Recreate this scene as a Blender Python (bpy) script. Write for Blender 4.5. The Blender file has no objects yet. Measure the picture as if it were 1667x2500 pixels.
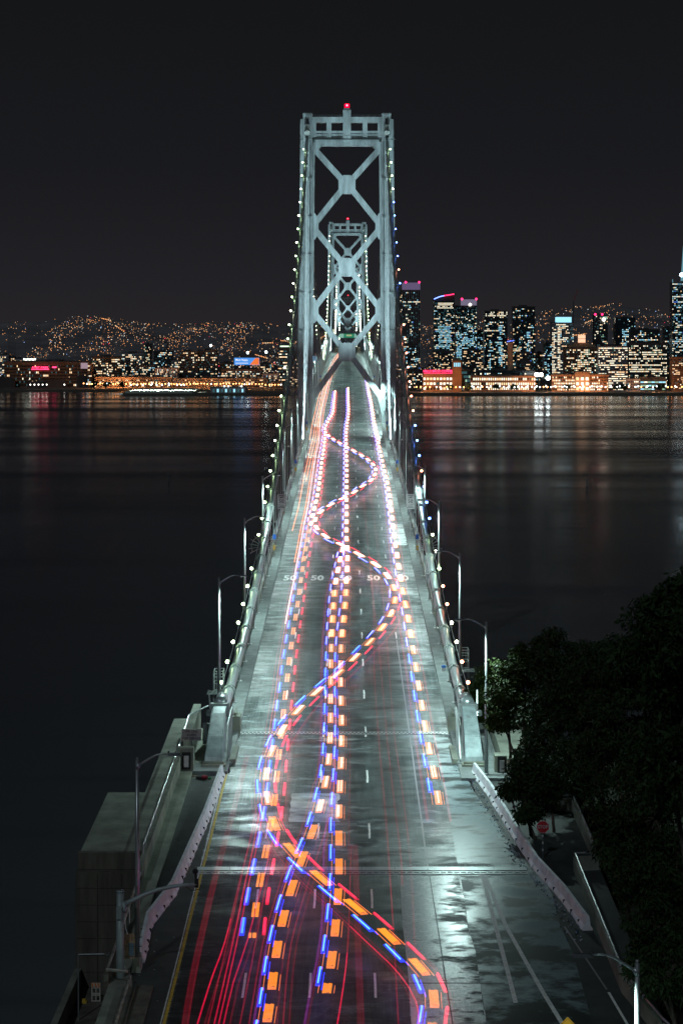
import bpy, math, random
from math import sin, cos, pi, sqrt, radians
from mathutils import Vector, Matrix, Quaternion
random.seed(7)
S = bpy.context.scene
COL = S.collection

# ------------------------------------------------------------------ camera, world, light, exposure
F = 4861.0            # focal length in pixels of the 2500 px high photograph (70 mm on 36 mm)
CX, CZ = 0.33, 85.0   # camera position: 85 m above the water, just right of the bridge axis
cam_d = bpy.data.cameras.new('camera'); cam = bpy.data.objects.new('camera', cam_d); COL.objects.link(cam)
cam_d.sensor_fit = 'VERTICAL'; cam_d.sensor_height = 36; cam_d.lens = 70
cam_d.shift_x = -16.5/2500; cam_d.shift_y = -408/2500
cam_d.clip_start = 1; cam_d.clip_end = 30000
cam.location = (CX, 0, CZ); cam.rotation_euler = (radians(90), 0, 0)
S.camera = cam

W = bpy.data.worlds.new('World'); S.world = W; W.use_nodes = True
nt = W.node_tree; nt.nodes.clear()
out = nt.nodes.new('ShaderNodeOutputWorld')
sky = nt.nodes.new('ShaderNodeTexSky'); sky.sky_type = 'NISHITA'; sky.sun_disc = False
sky.sun_elevation = radians(40); sky.sun_rotation = radians(160)
bg1 = nt.nodes.new('ShaderNodeBackground'); bg1.inputs[1].default_value = 0.00003
nt.links.new(sky.outputs[0], bg1.inputs[0])
tc = nt.nodes.new('ShaderNodeTexCoord'); sep = nt.nodes.new('ShaderNodeSeparateXYZ')
nt.links.new(tc.outputs['Generated'], sep.inputs[0])
rmp = nt.nodes.new('ShaderNodeValToRGB'); nt.links.new(sep.outputs[2], rmp.inputs[0])
cr = rmp.color_ramp
cr.elements[0].position = 0.0; cr.elements[0].color = (0.0215, 0.0190, 0.0205, 1)
cr.elements[1].position = 0.17; cr.elements[1].color = (0.0078, 0.0082, 0.0092, 1)
e = cr.elements.new(0.03); e.color = (0.0165, 0.0158, 0.0190, 1)
e = cr.elements.new(0.09); e.color = (0.0102, 0.0106, 0.0128, 1)
bg2 = nt.nodes.new('ShaderNodeBackground'); bg2.inputs[1].default_value = 0.95
nt.links.new(rmp.outputs[0], bg2.inputs[0])
ads = nt.nodes.new('ShaderNodeAddShader')
nt.links.new(bg1.outputs[0], ads.inputs[0]); nt.links.new(bg2.outputs[0], ads.inputs[1])
nt.links.new(ads.outputs[0], out.inputs[0])

fill_sun_d = bpy.data.lights.new('night_fill', 'SUN'); fill_sun_d.energy = 0.32; fill_sun_d.angle = radians(0.5); fill_sun_d.color = (0.75, 0.88, 1.0)  # added fill sun that lifts the dark areas; no moon lights the scene
fill_sun = bpy.data.objects.new('night_fill', fill_sun_d); COL.objects.link(fill_sun)
fill_sun.rotation_euler = (radians(50), 0, radians(-20)); fill_sun.location = (0, -20, 120)

S.view_settings.view_transform = 'Standard'; S.view_settings.look = 'None'
S.view_settings.exposure = 0; S.view_settings.gamma = 1; S.view_settings.use_curve_mapping = False
S.cycles.transparent_max_bounces = 48
S.cycles.sample_clamp_indirect = 3.0
S.cycles.use_light_tree = True
S.cycles.max_bounces = 5

LAMP_W = 7800.0       # one street lamp
FLOOD_W = 105000.0    # one tower floodlight

# ------------------------------------------------------------------ helpers
def zd(D):
    """height of the road surface at distance D along the bridge"""
    if D > 1564: D = 3128-D
    if D < 506: return 47.6+0.0344*D
    d = D-506
    return 65.006+0.0344*d-0.0344*d*d/2116
def RP(X, D, h=0.0): return Vector((X, D, zd(D)+h))
def px_road(px, py, h=0.0):
    """place in the bridge where a photo pixel meets the surface h above the road"""
    D = F*(37.4-h)/max(py-675, 1)
    if D > 506:
        lo, hi = 500.0, 1500.0
        for _ in range(40):
            m = (lo+hi)/2
            if 842-F*(zd(m)+h-CZ)/m > py: lo = m
            else: hi = m
        D = lo
    return Vector(((px-850)*D/F+CX, D, zd(D)+h))
def px_at(px, py, D): return Vector(((px-850)*D/F+CX, D, CZ-(py-842)*D/F))
def pX(px, D): return (px-850)*D/F+CX
def pZ(py, D): return CZ-(py-842)*D/F

MATS = {}
def mat(name, col=(0.5, 0.5, 0.5), rough=0.6, metal=0.0, var=0.0, scale=1.0, bump=0.0, stretch=(1, 1, 1), spec=0.5, col2=None, detail=6):
    if name in MATS: return MATS[name]
    m = bpy.data.materials.new(name); m.use_nodes = True; n = m.node_tree; b = n.nodes['Principled BSDF']
    b.inputs['Roughness'].default_value = rough; b.inputs['Metallic'].default_value = metal
    b.inputs['Specular IOR Level'].default_value = spec
    b.inputs['Base Color'].default_value = (*col, 1)
    if var or bump:
        t = n.nodes.new('ShaderNodeTexCoord'); mp = n.nodes.new('ShaderNodeMapping')
        mp.inputs['Scale'].default_value = stretch
        no = n.nodes.new('ShaderNodeTexNoise'); no.inputs['Scale'].default_value = scale; no.inputs['Detail'].default_value = detail
        no.inputs['Roughness'].default_value = 0.62
        n.links.new(t.outputs['Object'], mp.inputs[0]); n.links.new(mp.outputs[0], no.inputs[0])
        r = n.nodes.new('ShaderNodeValToRGB'); n.links.new(no.outputs[0], r.inputs[0])
        c2 = col2 or tuple(c*(1-var) for c in col)
        r.color_ramp.elements[0].position = 0.35; r.color_ramp.elements[1].position = 0.65
        r.color_ramp.elements[0].color = (*c2, 1); r.color_ramp.elements[1].color = (*[min(1, c*(1+var*0.5)) for c in col], 1)
        n.links.new(r.outputs[0], b.inputs['Base Color'])
        if bump:
            bp = n.nodes.new('ShaderNodeBump'); bp.inputs['Strength'].default_value = bump; bp.inputs['Distance'].default_value = 0.1
            n.links.new(no.outputs[0], bp.inputs['Height']); n.links.new(bp.outputs[0], b.inputs['Normal'])
    MATS[name] = m; return m
def emit(name, col, st, sample=True):
    if name in MATS: return MATS[name]
    m = bpy.data.materials.new(name); m.use_nodes = True; n = m.node_tree; n.nodes.clear()
    o = n.nodes.new('ShaderNodeOutputMaterial'); e = n.nodes.new('ShaderNodeEmission')
    e.inputs[0].default_value = (*col, 1); e.inputs[1].default_value = st
    n.links.new(e.outputs[0], o.inputs[0])
    if not sample: m.cycles.emission_sampling = 'NONE'
    MATS[name] = m; return m
def glow(name, col, st, sample=False):
    """light hanging in the air: adds to what lies behind it"""
    if name in MATS: return MATS[name]
    m = bpy.data.materials.new(name); m.use_nodes = True; n = m.node_tree; n.nodes.clear()
    o = n.nodes.new('ShaderNodeOutputMaterial'); e = n.nodes.new('ShaderNodeEmission')
    e.inputs[0].default_value = (*col, 1); e.inputs[1].default_value = st
    t = n.nodes.new('ShaderNodeBsdfTransparent'); a = n.nodes.new('ShaderNodeAddShader')
    n.links.new(e.outputs[0], a.inputs[0]); n.links.new(t.outputs[0], a.inputs[1]); n.links.new(a.outputs[0], o.inputs[0])
    if not sample: m.cycles.emission_sampling = 'NONE'
    MATS[name] = m; return m

class MB:
    def __init__(s): s.v = []; s.f = []; s.m = []; s.mats = []; s.cur = 0
    def use(s, m):
        if m not in s.mats: s.mats.append(m)
        s.cur = s.mats.index(m); return s
    def face(s, *pts):
        n = len(s.v); s.v += [tuple(p) for p in pts]; s.f.append(tuple(range(n, n+len(pts)))); s.m.append(s.cur); return s
    def hexa(s, a, b):
        """solid between two quads a and b (4 points each, same winding)"""
        n = len(s.v); s.v += [tuple(p) for p in a]+[tuple(p) for p in b]
        for q in ((3, 2, 1, 0), (4, 5, 6, 7), (0, 1, 5, 4), (1, 2, 6, 5), (2, 3, 7, 6), (3, 0, 4, 7)):
            s.f.append(tuple(n+i for i in q)); s.m.append(s.cur)
        return s
    def box(s, x0, x1, y0, y1, z0, z1):
        return s.hexa([(x0, y0, z0), (x1, y0, z0), (x1, y1, z0), (x0, y1, z0)], [(x0, y0, z1), (x1, y0, z1), (x1, y1, z1), (x0, y1, z1)])
    def bar(s, a, b, w, h=None, up=(0, 0, 1)):
        """rectangular bar from a to b"""
        a = Vector(a); b = Vector(b); h = h or w; d = (b-a).normalized(); up = Vector(up)
        if abs(d.dot(up)) > 0.98: up = Vector((0, 1, 0))
        x = d.cross(up).normalized()*w/2; y = x.cross(d).normalized()*h/2
        return s.hexa([a-x-y, a+x-y, a+x+y, a-x+y], [b-x-y, b+x-y, b+x+y, b-x+y])
    def tube(s, pts, r, n=8, cap=True):
        pts = [Vector(p) for p in pts]; rs = r if isinstance(r, (list, tuple)) else [r]*len(pts)
        base = len(s.v); ref = Vector((0, 0, 1)); prev = None
        for i, p in enumerate(pts):
            d = (pts[min(i+1, len(pts)-1)]-pts[max(i-1, 0)]).normalized()
            if prev is None:
                q = ref if abs(d.dot(ref)) < 0.95 else Vector((0, 1, 0))
                x = d.cross(q).normalized()
            else: x = (prev-d*prev.dot(d)).normalized()
            prev = x; y = d.cross(x)
            for k in range(n):
                a = 2*pi*k/n; s.v.append(tuple(p+(x*cos(a)+y*sin(a))*rs[i]))
        for i in range(len(pts)-1):
            for k in range(n):
                k2 = (k+1) % n; s.f.append((base+i*n+k, base+i*n+k2, base+(i+1)*n+k2, base+(i+1)*n+k)); s.m.append(s.cur)
        if cap:
            s.f.append(tuple(base+k for k in range(n))[::-1]); s.m.append(s.cur)
            s.f.append(tuple(base+(len(pts)-1)*n+k for k in range(n))); s.m.append(s.cur)
        return s
    def ball(s, c, r, nu=8, nv=5, sz=1.0):
        c = Vector(c); base = len(s.v); s.v.append(tuple(c+Vector((0, 0, r*sz))))
        for j in range(1, nv):
            t = pi*j/nv
            for k in range(nu):
                a = 2*pi*k/nu; s.v.append(tuple(c+Vector((r*sin(t)*cos(a), r*sin(t)*sin(a), r*sz*cos(t)))))
        s.v.append(tuple(c-Vector((0, 0, r*sz)))); L = len(s.v)-1
        for k in range(nu):
            k2 = (k+1) % nu
            s.f.append((base, base+1+k, base+1+k2)); s.m.append(s.cur)
            for j in range(nv-2):
                q = base+1+j*nu; s.f.append((q+k, q+nu+k, q+nu+k2, q+k2)); s.m.append(s.cur)
            q = base+1+(nv-2)*nu; s.f.append((q+k, L, q+k2)); s.m.append(s.cur)
        return s
    def octa(s, c, r):
        x, y, z = c; n = len(s.v)
        s.v += [(x+r, y, z), (x, y+r, z), (x-r, y, z), (x, y-r, z), (x, y, z+r), (x, y, z-r)]
        for a, b in ((0, 1), (1, 2), (2, 3), (3, 0)):
            s.f.append((n+a, n+b, n+4)); s.m.append(s.cur); s.f.append((n+b, n+a, n+5)); s.m.append(s.cur)
        return s
    def prism(s, poly, off):
        """poly: list of 3D points; off: extrusion vector"""
        off = Vector(off); n = len(s.v); k = len(poly); s.v += [tuple(p) for p in poly]+[tuple(Vector(p)+off) for p in poly]
        s.f.append(tuple(range(n+k-1, n-1, -1))); s.f.append(tuple(range(n+k, n+2*k))); s.m += [s.cur]*2
        for i in range(k):
            j = (i+1) % k; s.f.append((n+i, n+j, n+k+j, n+k+i)); s.m.append(s.cur)
        return s
    def mesh(s, name, m=None, smooth=False):
        me = bpy.data.meshes.new(name); me.from_pydata(s.v, [], s.f)
        ms = s.mats if s.mats else [m]
        for q in ms: me.materials.append(q)
        if len(ms) > 1: me.polygons.foreach_set('material_index', s.m)
        if smooth: me.polygons.foreach_set('use_smooth', [True]*len(me.polygons))
        me.update(); return me
    def build(s, name, m=None, parent=None, smooth=False, **kw):
        o = bpy.data.objects.new(name, s.mesh(name, m, smooth)); COL.objects.link(o)
        if parent is not None:
            o.parent = parent; o.location = -Vector(parent.matrix_world.translation) if False else (0, 0, 0)
            if parent.get('_base') is not None: pass
        for k, v in kw.items(): o[k] = v
        return o
def tag(o, label, cat, group=None, kind=None):
    o['label'] = label; o['category'] = cat
    if group: o['group'] = group
    if kind: o['kind'] = kind
    return o
def struct(o): o['kind'] = 'structure'; return o
def stuff(o): o['kind'] = 'stuff'; return o
def thing(name, loc, label, cat, group=None, rz=0.0):
    o = bpy.data.objects.new(name, None); COL.objects.link(o); o.location = loc; o.rotation_euler = (0, 0, rz); o.empty_display_size = 0.5
    return tag(o, label, cat, group)
def kids(root, *objs):
    for o in objs: o.parent = root
def child(mesh, name, parent, loc=(0, 0, 0)):
    o = bpy.data.objects.new(name, mesh); COL.objects.link(o); o.parent = parent; o.location = loc; return o
def dup(root, loc, label, group=None):
    r = root.copy(); COL.objects.link(r); r.location = loc; r['label'] = label
    if group: r['group'] = group
    for c in list(root.children):
        d = c.copy(); COL.objects.link(d); d.parent = r
        for g in list(c.children):
            h = g.copy(); COL.objects.link(h); h.parent = d
    return r
ORD = ['first', 'second', 'third', 'fourth', 'fifth', 'sixth', 'seventh', 'eighth', 'ninth', 'tenth', 'eleventh', 'twelfth', 'thirteenth',
       'fourteenth', 'fifteenth', 'sixteenth', 'seventeenth', 'eighteenth', 'nineteenth', 'twentieth', 'twenty-first', 'twenty-second', 'twenty-third', 'twenty-fourth', 'twenty-fifth']
def text_mesh(txt, size, m, ext=0.01, align='CENTER', bold=0.0, sx=1.0, lh=1.0):
    c = bpy.data.curves.new('lettering', 'FONT'); c.body = txt; c.size = size; c.extrude = ext; c.align_x = align; c.align_y = 'CENTER'
    c.offset = bold; c.space_line = lh; c.resolution_u = 2
    o = bpy.data.objects.new('lettering', c); COL.objects.link(o)
    dg = bpy.context.evaluated_depsgraph_get(); dg.update()
    me = bpy.data.meshes.new_from_object(o.evaluated_get(dg)); bpy.data.objects.remove(o); 
    if sx != 1.0: me.transform(Matrix.Diagonal((sx, 1, 1, 1)))
    me.materials.clear(); me.materials.append(m); return me
UP = Matrix.Rotation(radians(90), 4, 'X')   # lettering standing up, read from the camera side

# ------------------------------------------------------------------ materials
STEEL = mat('painted_grey_steel', (0.37, 0.45, 0.46), 0.45, 0.15, 0.42, 0.55, 0.15, (1.3, 1.3, 0.30), detail=10)
STEELD = mat('dark_painted_steel', (0.10, 0.12, 0.125), 0.5, 0.2, 0.3, 0.6)
GALV = mat('galvanised_steel', (0.46, 0.50, 0.50), 0.32, 0.6, 0.2, 1.5)
CABLE = mat('cable_wrapping', (0.40, 0.45, 0.46), 0.33, 0.55, 0.25, 3.0, 0.25, (1, 6, 1))
BAND = mat('cable_clamp_iron', (0.36, 0.42, 0.40), 0.45, 0.3, 0.3, 4.0)
CONC = mat('weathered_concrete', (0.25, 0.27, 0.22), 0.85, 0, 0.4, 0.45, 0.3, (1, 1, 1))
CONCW = mat('stained_concrete_wall', (0.12, 0.112, 0.088), 0.9, 0, 0.45, 0.7, 0.3, (1.6, 1.6, 0.25))
WALK = mat('sidewalk_concrete', (0.22, 0.245, 0.24), 0.8, 0, 0.3, 0.8, 0.2)
KRAIL = mat('barrier_white_concrete', (0.74, 0.78, 0.82), 0.7, 0, 0.22, 1.3, 0.2)
WHITE = mat('white_road_paint', (0.78, 0.80, 0.77), 0.6, 0, 0.25, 5.0, 0, (1, 1, 1))
YELLOW = mat('yellow_road_paint', (0.60, 0.42, 0.05), 0.6, 0, 0.35, 5.0)
BLACK = mat('black_rubber', (0.015, 0.015, 0.015), 0.7)
RED = mat('red_sign_sheet', (0.45, 0.02, 0.03), 0.5)
SIGNW = mat('white_sign_sheet', (0.55, 0.55, 0.55), 0.5, 0, 0.15, 3)
SIGNG = mat('grey_sign_sheet', (0.30, 0.28, 0.28), 0.5, 0, 0.15, 3)
PLY = mat('weathered_plywood', (0.35, 0.24, 0.15), 0.8, 0, 0.5, 3, 0, (4, 4, 1))

def rust(m):
    n = m.node_tree; L = n.links; b = n.nodes['Principled BSDF']; src = b.inputs['Base Color'].links[0].from_socket
    t = n.nodes.new('ShaderNodeTexCoord'); mp = n.nodes.new('ShaderNodeMapping'); mp.inputs['Scale'].default_value = (0.9, 0.9, 0.12); L.new(t.outputs['Object'], mp.inputs[0])
    no = n.nodes.new('ShaderNodeTexNoise'); no.inputs['Scale'].default_value = 1.1; no.inputs['Detail'].default_value = 8; no.inputs['Roughness'].default_value = 0.7; L.new(mp.outputs[0], no.inputs[0])
    r = n.nodes.new('ShaderNodeMapRange'); r.inputs[1].default_value = 0.60; r.inputs[2].default_value = 0.72; r.inputs[3].default_value = 0; r.inputs[4].default_value = 0.6; L.new(no.outputs[0], r.inputs[0])
    x = n.nodes.new('ShaderNodeMixRGB'); x.inputs[2].default_value = (0.16, 0.13, 0.09, 1); L.new(r.outputs[0], x.inputs[0]); L.new(src, x.inputs[1]); L.new(x.outputs[0], b.inputs['Base Color'])
rust(STEEL); rust(CONC)
def road_material(name='road_surface', dark=1.0, pale_amt=1.0, rmin=0.30, rmax=0.62, wet0=0.54):
    m = bpy.data.materials.new(name); m.use_nodes = True; n = m.node_tree; L = n.links; b = n.nodes['Principled BSDF']
    def N(t, **k):
        x = n.nodes.new(t)
        for a, v in k.items(): setattr(x, a, v)
        return x
    t = N('ShaderNodeTexCoord')
    def noise(scale, stretch, det=5, ro=0.6, dist=0.0):
        mp = N('ShaderNodeMapping'); mp.inputs['Scale'].default_value = stretch; L.new(t.outputs['Object'], mp.inputs[0])
        x = N('ShaderNodeTexNoise'); x.inputs['Scale'].default_value = scale; x.inputs['Detail'].default_value = det
        x.inputs['Roughness'].default_value = ro; x.inputs['Distortion'].default_value = dist
        L.new(mp.outputs[0], x.inputs[0]); return x.outputs[0]
    def ramp(src, p0, c0, p1, c1, extra=()):
        r = N('ShaderNodeValToRGB'); L.new(src, r.inputs[0]); r.color_ramp.elements[0].position = p0; r.color_ramp.elements[1].position = p1
        r.color_ramp.elements[0].color = (*c0, 1) if isinstance(c0, tuple) else (c0, c0, c0, 1)
        r.color_ramp.elements[1].color = (*c1, 1) if isinstance(c1, tuple) else (c1, c1, c1, 1)
        for p, c in extra:
            e = r.color_ramp.elements.new(p); e.color = (*c, 1)
        return r.outputs[0]
    def mul(a, bb, f=1.0):
        x = N('ShaderNodeMixRGB'); x.blend_type = 'MULTIPLY'; x.inputs[0].default_value = f; L.new(a, x.inputs[1]); L.new(bb, x.inputs[2]); return x.outputs[0]
    def mix(a, bb, fac):
        x = N('ShaderNodeMixRGB'); L.new(fac, x.inputs[0]); L.new(a, x.inputs[1]); L.new(bb, x.inputs[2]); return x.outputs[0]
    base = ramp(noise(0.32, (1, 0.35, 1)), 0.3, (0.042*dark, 0.056*dark, 0.055*dark), 0.7, (0.105*dark, 0.130*dark, 0.127*dark))
    streak = ramp(noise(2.6, (1, 0.010, 1), 8, 0.8), 0.38, 0.30, 0.62, 1.4)          # tyre streaks along the lanes
    fine = ramp(noise(12, (1, 0.03, 1), 4, 0.7), 0.35, 0.65, 0.65, 1.25)
    c = mul(mul(base, streak), fine)
    lanes = ramp(noise(0.22, (1, 0.006, 1), 2, 0.5), 0.43, 0.40, 0.55, 1.25)          # broad worn and oiled wheel paths
    c = mul(c, lanes)
    def mth(op, a_, b_=None, clamp=True):
        x = N('ShaderNodeMath'); x.operation = op; x.use_clamp = clamp
        for i_, q in enumerate((a_, b_)):
            if q is None: continue
            if isinstance(q, (int, float)): x.inputs[i_].default_value = q
            else: L.new(q, x.inputs[i_])
        return x.outputs[0]
    sp = N('ShaderNodeSeparateXYZ'); L.new(t.outputs['Object'], sp.inputs[0])
    ax = mth('ABSOLUTE', sp.outputs[0], None, False)
    edge = mth('MULTIPLY', mth('SUBTRACT', ax, 5.2, False), 0.42)                    # pale lamp sheen put into the colour along both kerbs
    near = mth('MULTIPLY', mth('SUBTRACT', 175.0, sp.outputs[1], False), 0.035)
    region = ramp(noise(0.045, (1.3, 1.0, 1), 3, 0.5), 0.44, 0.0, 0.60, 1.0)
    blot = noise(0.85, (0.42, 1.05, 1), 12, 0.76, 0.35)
    sheen_blot = ramp(blot, 0.52, 0.0, 0.60, 1.0)
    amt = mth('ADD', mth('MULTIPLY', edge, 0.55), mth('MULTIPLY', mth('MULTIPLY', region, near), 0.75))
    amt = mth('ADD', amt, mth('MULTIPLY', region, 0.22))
    fac = mth('MULTIPLY', mth('MULTIPLY', sheen_blot, amt), pale_amt)
    pale = N('ShaderNodeRGB'); pale.outputs[0].default_value = (0.42, 0.52, 0.52, 1)  # sheen of the lamplight, painted as a pale road colour
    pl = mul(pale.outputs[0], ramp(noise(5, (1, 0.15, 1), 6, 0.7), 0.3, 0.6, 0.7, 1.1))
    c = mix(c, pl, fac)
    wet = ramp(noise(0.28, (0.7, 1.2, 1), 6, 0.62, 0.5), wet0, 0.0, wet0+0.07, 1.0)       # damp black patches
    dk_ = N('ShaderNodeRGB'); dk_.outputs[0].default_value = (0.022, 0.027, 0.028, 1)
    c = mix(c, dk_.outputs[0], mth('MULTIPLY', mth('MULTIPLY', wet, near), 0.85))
    L.new(c, b.inputs['Base Color'])
    r1 = ramp(noise(0.5, (0.6, 1.0, 1), 6, 0.6, 0.4), 0.38, rmin, 0.62, rmax)
    L.new(r1, b.inputs['Roughness'])
    bp = N('ShaderNodeBump'); bp.inputs['Strength'].default_value = 0.25; bp.inputs['Distance'].default_value = 0.02
    L.new(noise(6, (1, 1, 1), 6), bp.inputs['Height']); L.new(bp.outputs[0], b.inputs['Normal'])
    return m
def slab_material(name='pale_sheen_slab', col=(0.50, 0.62, 0.61), x0=4.6, x1=7.3, g=0.17, sc=0.75, st=(0.7, 1.3, 1), t0=0.565, t1=0.71, r0=0.27):  # pale slab; lamp sheen is also put into its colour
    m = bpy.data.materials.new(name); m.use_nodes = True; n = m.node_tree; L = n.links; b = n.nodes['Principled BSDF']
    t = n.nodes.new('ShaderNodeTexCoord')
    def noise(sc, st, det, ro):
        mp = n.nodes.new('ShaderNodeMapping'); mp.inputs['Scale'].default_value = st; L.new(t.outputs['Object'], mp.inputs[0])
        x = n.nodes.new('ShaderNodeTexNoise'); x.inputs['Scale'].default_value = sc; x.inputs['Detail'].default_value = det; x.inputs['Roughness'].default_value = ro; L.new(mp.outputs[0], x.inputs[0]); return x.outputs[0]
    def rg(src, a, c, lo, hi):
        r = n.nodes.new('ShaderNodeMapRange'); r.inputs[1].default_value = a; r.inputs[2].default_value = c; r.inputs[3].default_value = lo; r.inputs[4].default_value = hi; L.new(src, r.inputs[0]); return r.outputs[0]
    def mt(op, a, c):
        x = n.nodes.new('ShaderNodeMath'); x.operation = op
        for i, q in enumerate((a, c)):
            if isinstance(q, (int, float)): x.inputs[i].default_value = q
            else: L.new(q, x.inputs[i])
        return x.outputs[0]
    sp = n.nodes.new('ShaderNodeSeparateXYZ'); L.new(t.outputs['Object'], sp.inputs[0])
    gx = rg(sp.outputs[0], x0, x1, 0.0, g)                      # more dark blotches towards the ramp side
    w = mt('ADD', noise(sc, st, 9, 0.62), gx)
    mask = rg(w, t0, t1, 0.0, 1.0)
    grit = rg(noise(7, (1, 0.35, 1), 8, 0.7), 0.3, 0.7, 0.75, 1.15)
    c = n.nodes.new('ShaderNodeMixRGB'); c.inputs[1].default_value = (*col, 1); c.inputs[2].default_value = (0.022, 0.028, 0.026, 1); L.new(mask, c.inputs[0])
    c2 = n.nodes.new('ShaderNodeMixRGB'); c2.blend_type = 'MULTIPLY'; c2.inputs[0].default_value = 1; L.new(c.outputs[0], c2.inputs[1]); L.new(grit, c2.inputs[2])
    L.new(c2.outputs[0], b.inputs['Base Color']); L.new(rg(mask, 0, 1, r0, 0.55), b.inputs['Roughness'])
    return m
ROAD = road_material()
ROADN = road_material('dark_near_pavement', 0.36, 0.25, 0.40, 0.65); ROADR = road_material('glossy_ramp_pavement', 1.2, 1.0, 0.30, 0.6, 0.48); SLAB = slab_material(); RAMPM = slab_material('sheen_mottled_ramp', (0.22, 0.30, 0.31), 8.0, 14.0, 0.03, 0.42, (0.8, 1.1, 1), 0.46, 0.58, 0.30); RAMPF = slab_material('pale_sheen_ramp', (0.21, 0.28, 0.30), 7.0, 14.0, 0.03, 0.7, (0.5, 1.2, 1), 0.47, 0.62, 0.36)  # pale blotches of the two ramp overlays paint the lamp's gloss reflection
ASPH = mat('dark_asphalt', (0.045, 0.052, 0.048), 0.7, 0, 0.4, 0.6, 0.3)
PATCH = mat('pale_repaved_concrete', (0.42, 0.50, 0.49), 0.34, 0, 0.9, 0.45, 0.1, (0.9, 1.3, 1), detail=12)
PATCHD = mat('dark_repaved_asphalt', (0.045, 0.052, 0.054), 0.42, 0, 0.5, 1.2, 0.1, (1, 0.2, 1))

# ------------------------------------------------------------------ water, land, hills
def water_material():
    m = bpy.data.materials.new('bay_water'); m.use_nodes = True; n = m.node_tree; b = n.nodes['Principled BSDF']
    b.inputs['Base Color'].default_value = (0.05, 0.055, 0.062, 1); b.inputs['Roughness'].default_value = 0.14; b.inputs['IOR'].default_value = 1.33
    t = n.nodes.new('ShaderNodeTexCoord'); mp = n.nodes.new('ShaderNodeMapping'); mp.inputs['Scale'].default_value = (0.15, 1, 1)
    n.links.new(t.outputs['Object'], mp.inputs[0])
    a = n.nodes.new('ShaderNodeTexNoise'); a.inputs['Scale'].default_value = 0.02; a.inputs['Detail'].default_value = 4
    n.links.new(mp.outputs[0], a.inputs[0])
    mp2 = n.nodes.new('ShaderNodeMapping'); mp2.inputs['Scale'].default_value = (0.10, 1, 1); n.links.new(t.outputs['Object'], mp2.inputs[0])
    a2 = n.nodes.new('ShaderNodeTexNoise'); a2.inputs['Scale'].default_value = 0.006; a2.inputs['Detail'].default_value = 5; a2.inputs['Roughness'].default_value = 0.65
    n.links.new(mp2.outputs[0], a2.inputs[0]); rr = n.nodes.new('ShaderNodeMapRange'); rr.inputs[1].default_value = 0.36; rr.inputs[2].default_value = 0.62; rr.inputs[3].default_value = 0.10; rr.inputs[4].default_value = 0.27
    n.links.new(a2.outputs[0], rr.inputs[0]); n.links.new(rr.outputs[0], b.inputs['Roughness'])
    bp = n.nodes.new('ShaderNodeBump'); bp.inputs['Strength'].default_value = 0.3; bp.inputs['Distance'].default_value = 0.8
    n.links.new(a.outputs[0], bp.inputs['Height']); n.links.new(bp.outputs[0], b.inputs['Normal'])
    return m
wb = MB(); wb.face((-9000, -600, 0), (9000, -600, 0), (9000, 26000, 0), (-9000, 26000, 0))
struct(wb.build('water', water_material()))
LAND = mat('dark_land', (0.12, 0.115, 0.11), 0.95, 0, 0.4, 0.004)
HILL = mat('hill_vegetation', (0.26, 0.24, 0.25), 1.0, 0, 0.4, 0.003)
lb = MB()
lb.prism([(pX(-200, 3700), 3700, -3), (pX(640, 3700), 3700, -3), (pX(905, 3420), 3420, -3), (pX(960, 3380), 3380, -3), (pX(1900, 3360), 3360, -3), (3500, 9800, -3), (-4200, 9800, -3)], (0, 0, 7))
struct(lb.build('city_ground', LAND))
def interp(x, xs, ys):
    if x <= xs[0]: return ys[0]
    for i in range(len(xs)-1):
        if x <= xs[i+1]:
            t = (x-xs[i])/(xs[i+1]-xs[i]); return ys[i]+(ys[i+1]-ys[i])*t
    return ys[-1]
RX = [-300, 0, 90, 170, 225, 290, 350, 420, 480, 540, 600, 660, 720, 800, 900, 1000, 1060, 1150, 1250, 1320, 1400, 1470, 1510, 1560, 1620, 1667, 1900]
RY = [800, 786, 786, 780, 772, 780, 788, 797, 790, 787, 788, 792, 800, 796, 798, 800, 796, 782, 770, 764, 753, 746, 741, 752, 764, 772, 790]
DH = 7600.0
def hill_z(px, D):
    zr = pZ(interp(px, RX, RY), DH)
    t = max(0.0, min(1.0, (D-4600)/(DH-4600)))
    base = 4.0
    w = sin(px*0.021+D*0.0031)*9*t+sin(px*0.057-D*0.002)*6*t
    return base+(zr-base)*(t**1.25)*(1.0)+w*(1-t)*1.6+(w*0.25 if t > 0.98 else 0)
hb = MB(); nx, ny = 110, 22
for j in range(ny+1):
    D = 4600+(DH+900-4600)*j/ny
    for i in range(nx+1):
        px = -300+2200*i/nx
        z = hill_z(px, D) if D <= DH else pZ(interp(px, RX, RY), DH)-(D-DH)*0.1
        z += 3.0*sin(px*0.11)+2.0*sin(px*0.29+j) if j > 3 else 0
        hb.v.append((pX(px, min(D, DH)), D, z))
for j in range(ny):
    for i in range(nx):
        a = j*(nx+1)+i; hb.f.append((a, a+1, a+nx+2, a+nx+1)); hb.m.append(0)
struct(hb.build('hills', HILL))

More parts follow.
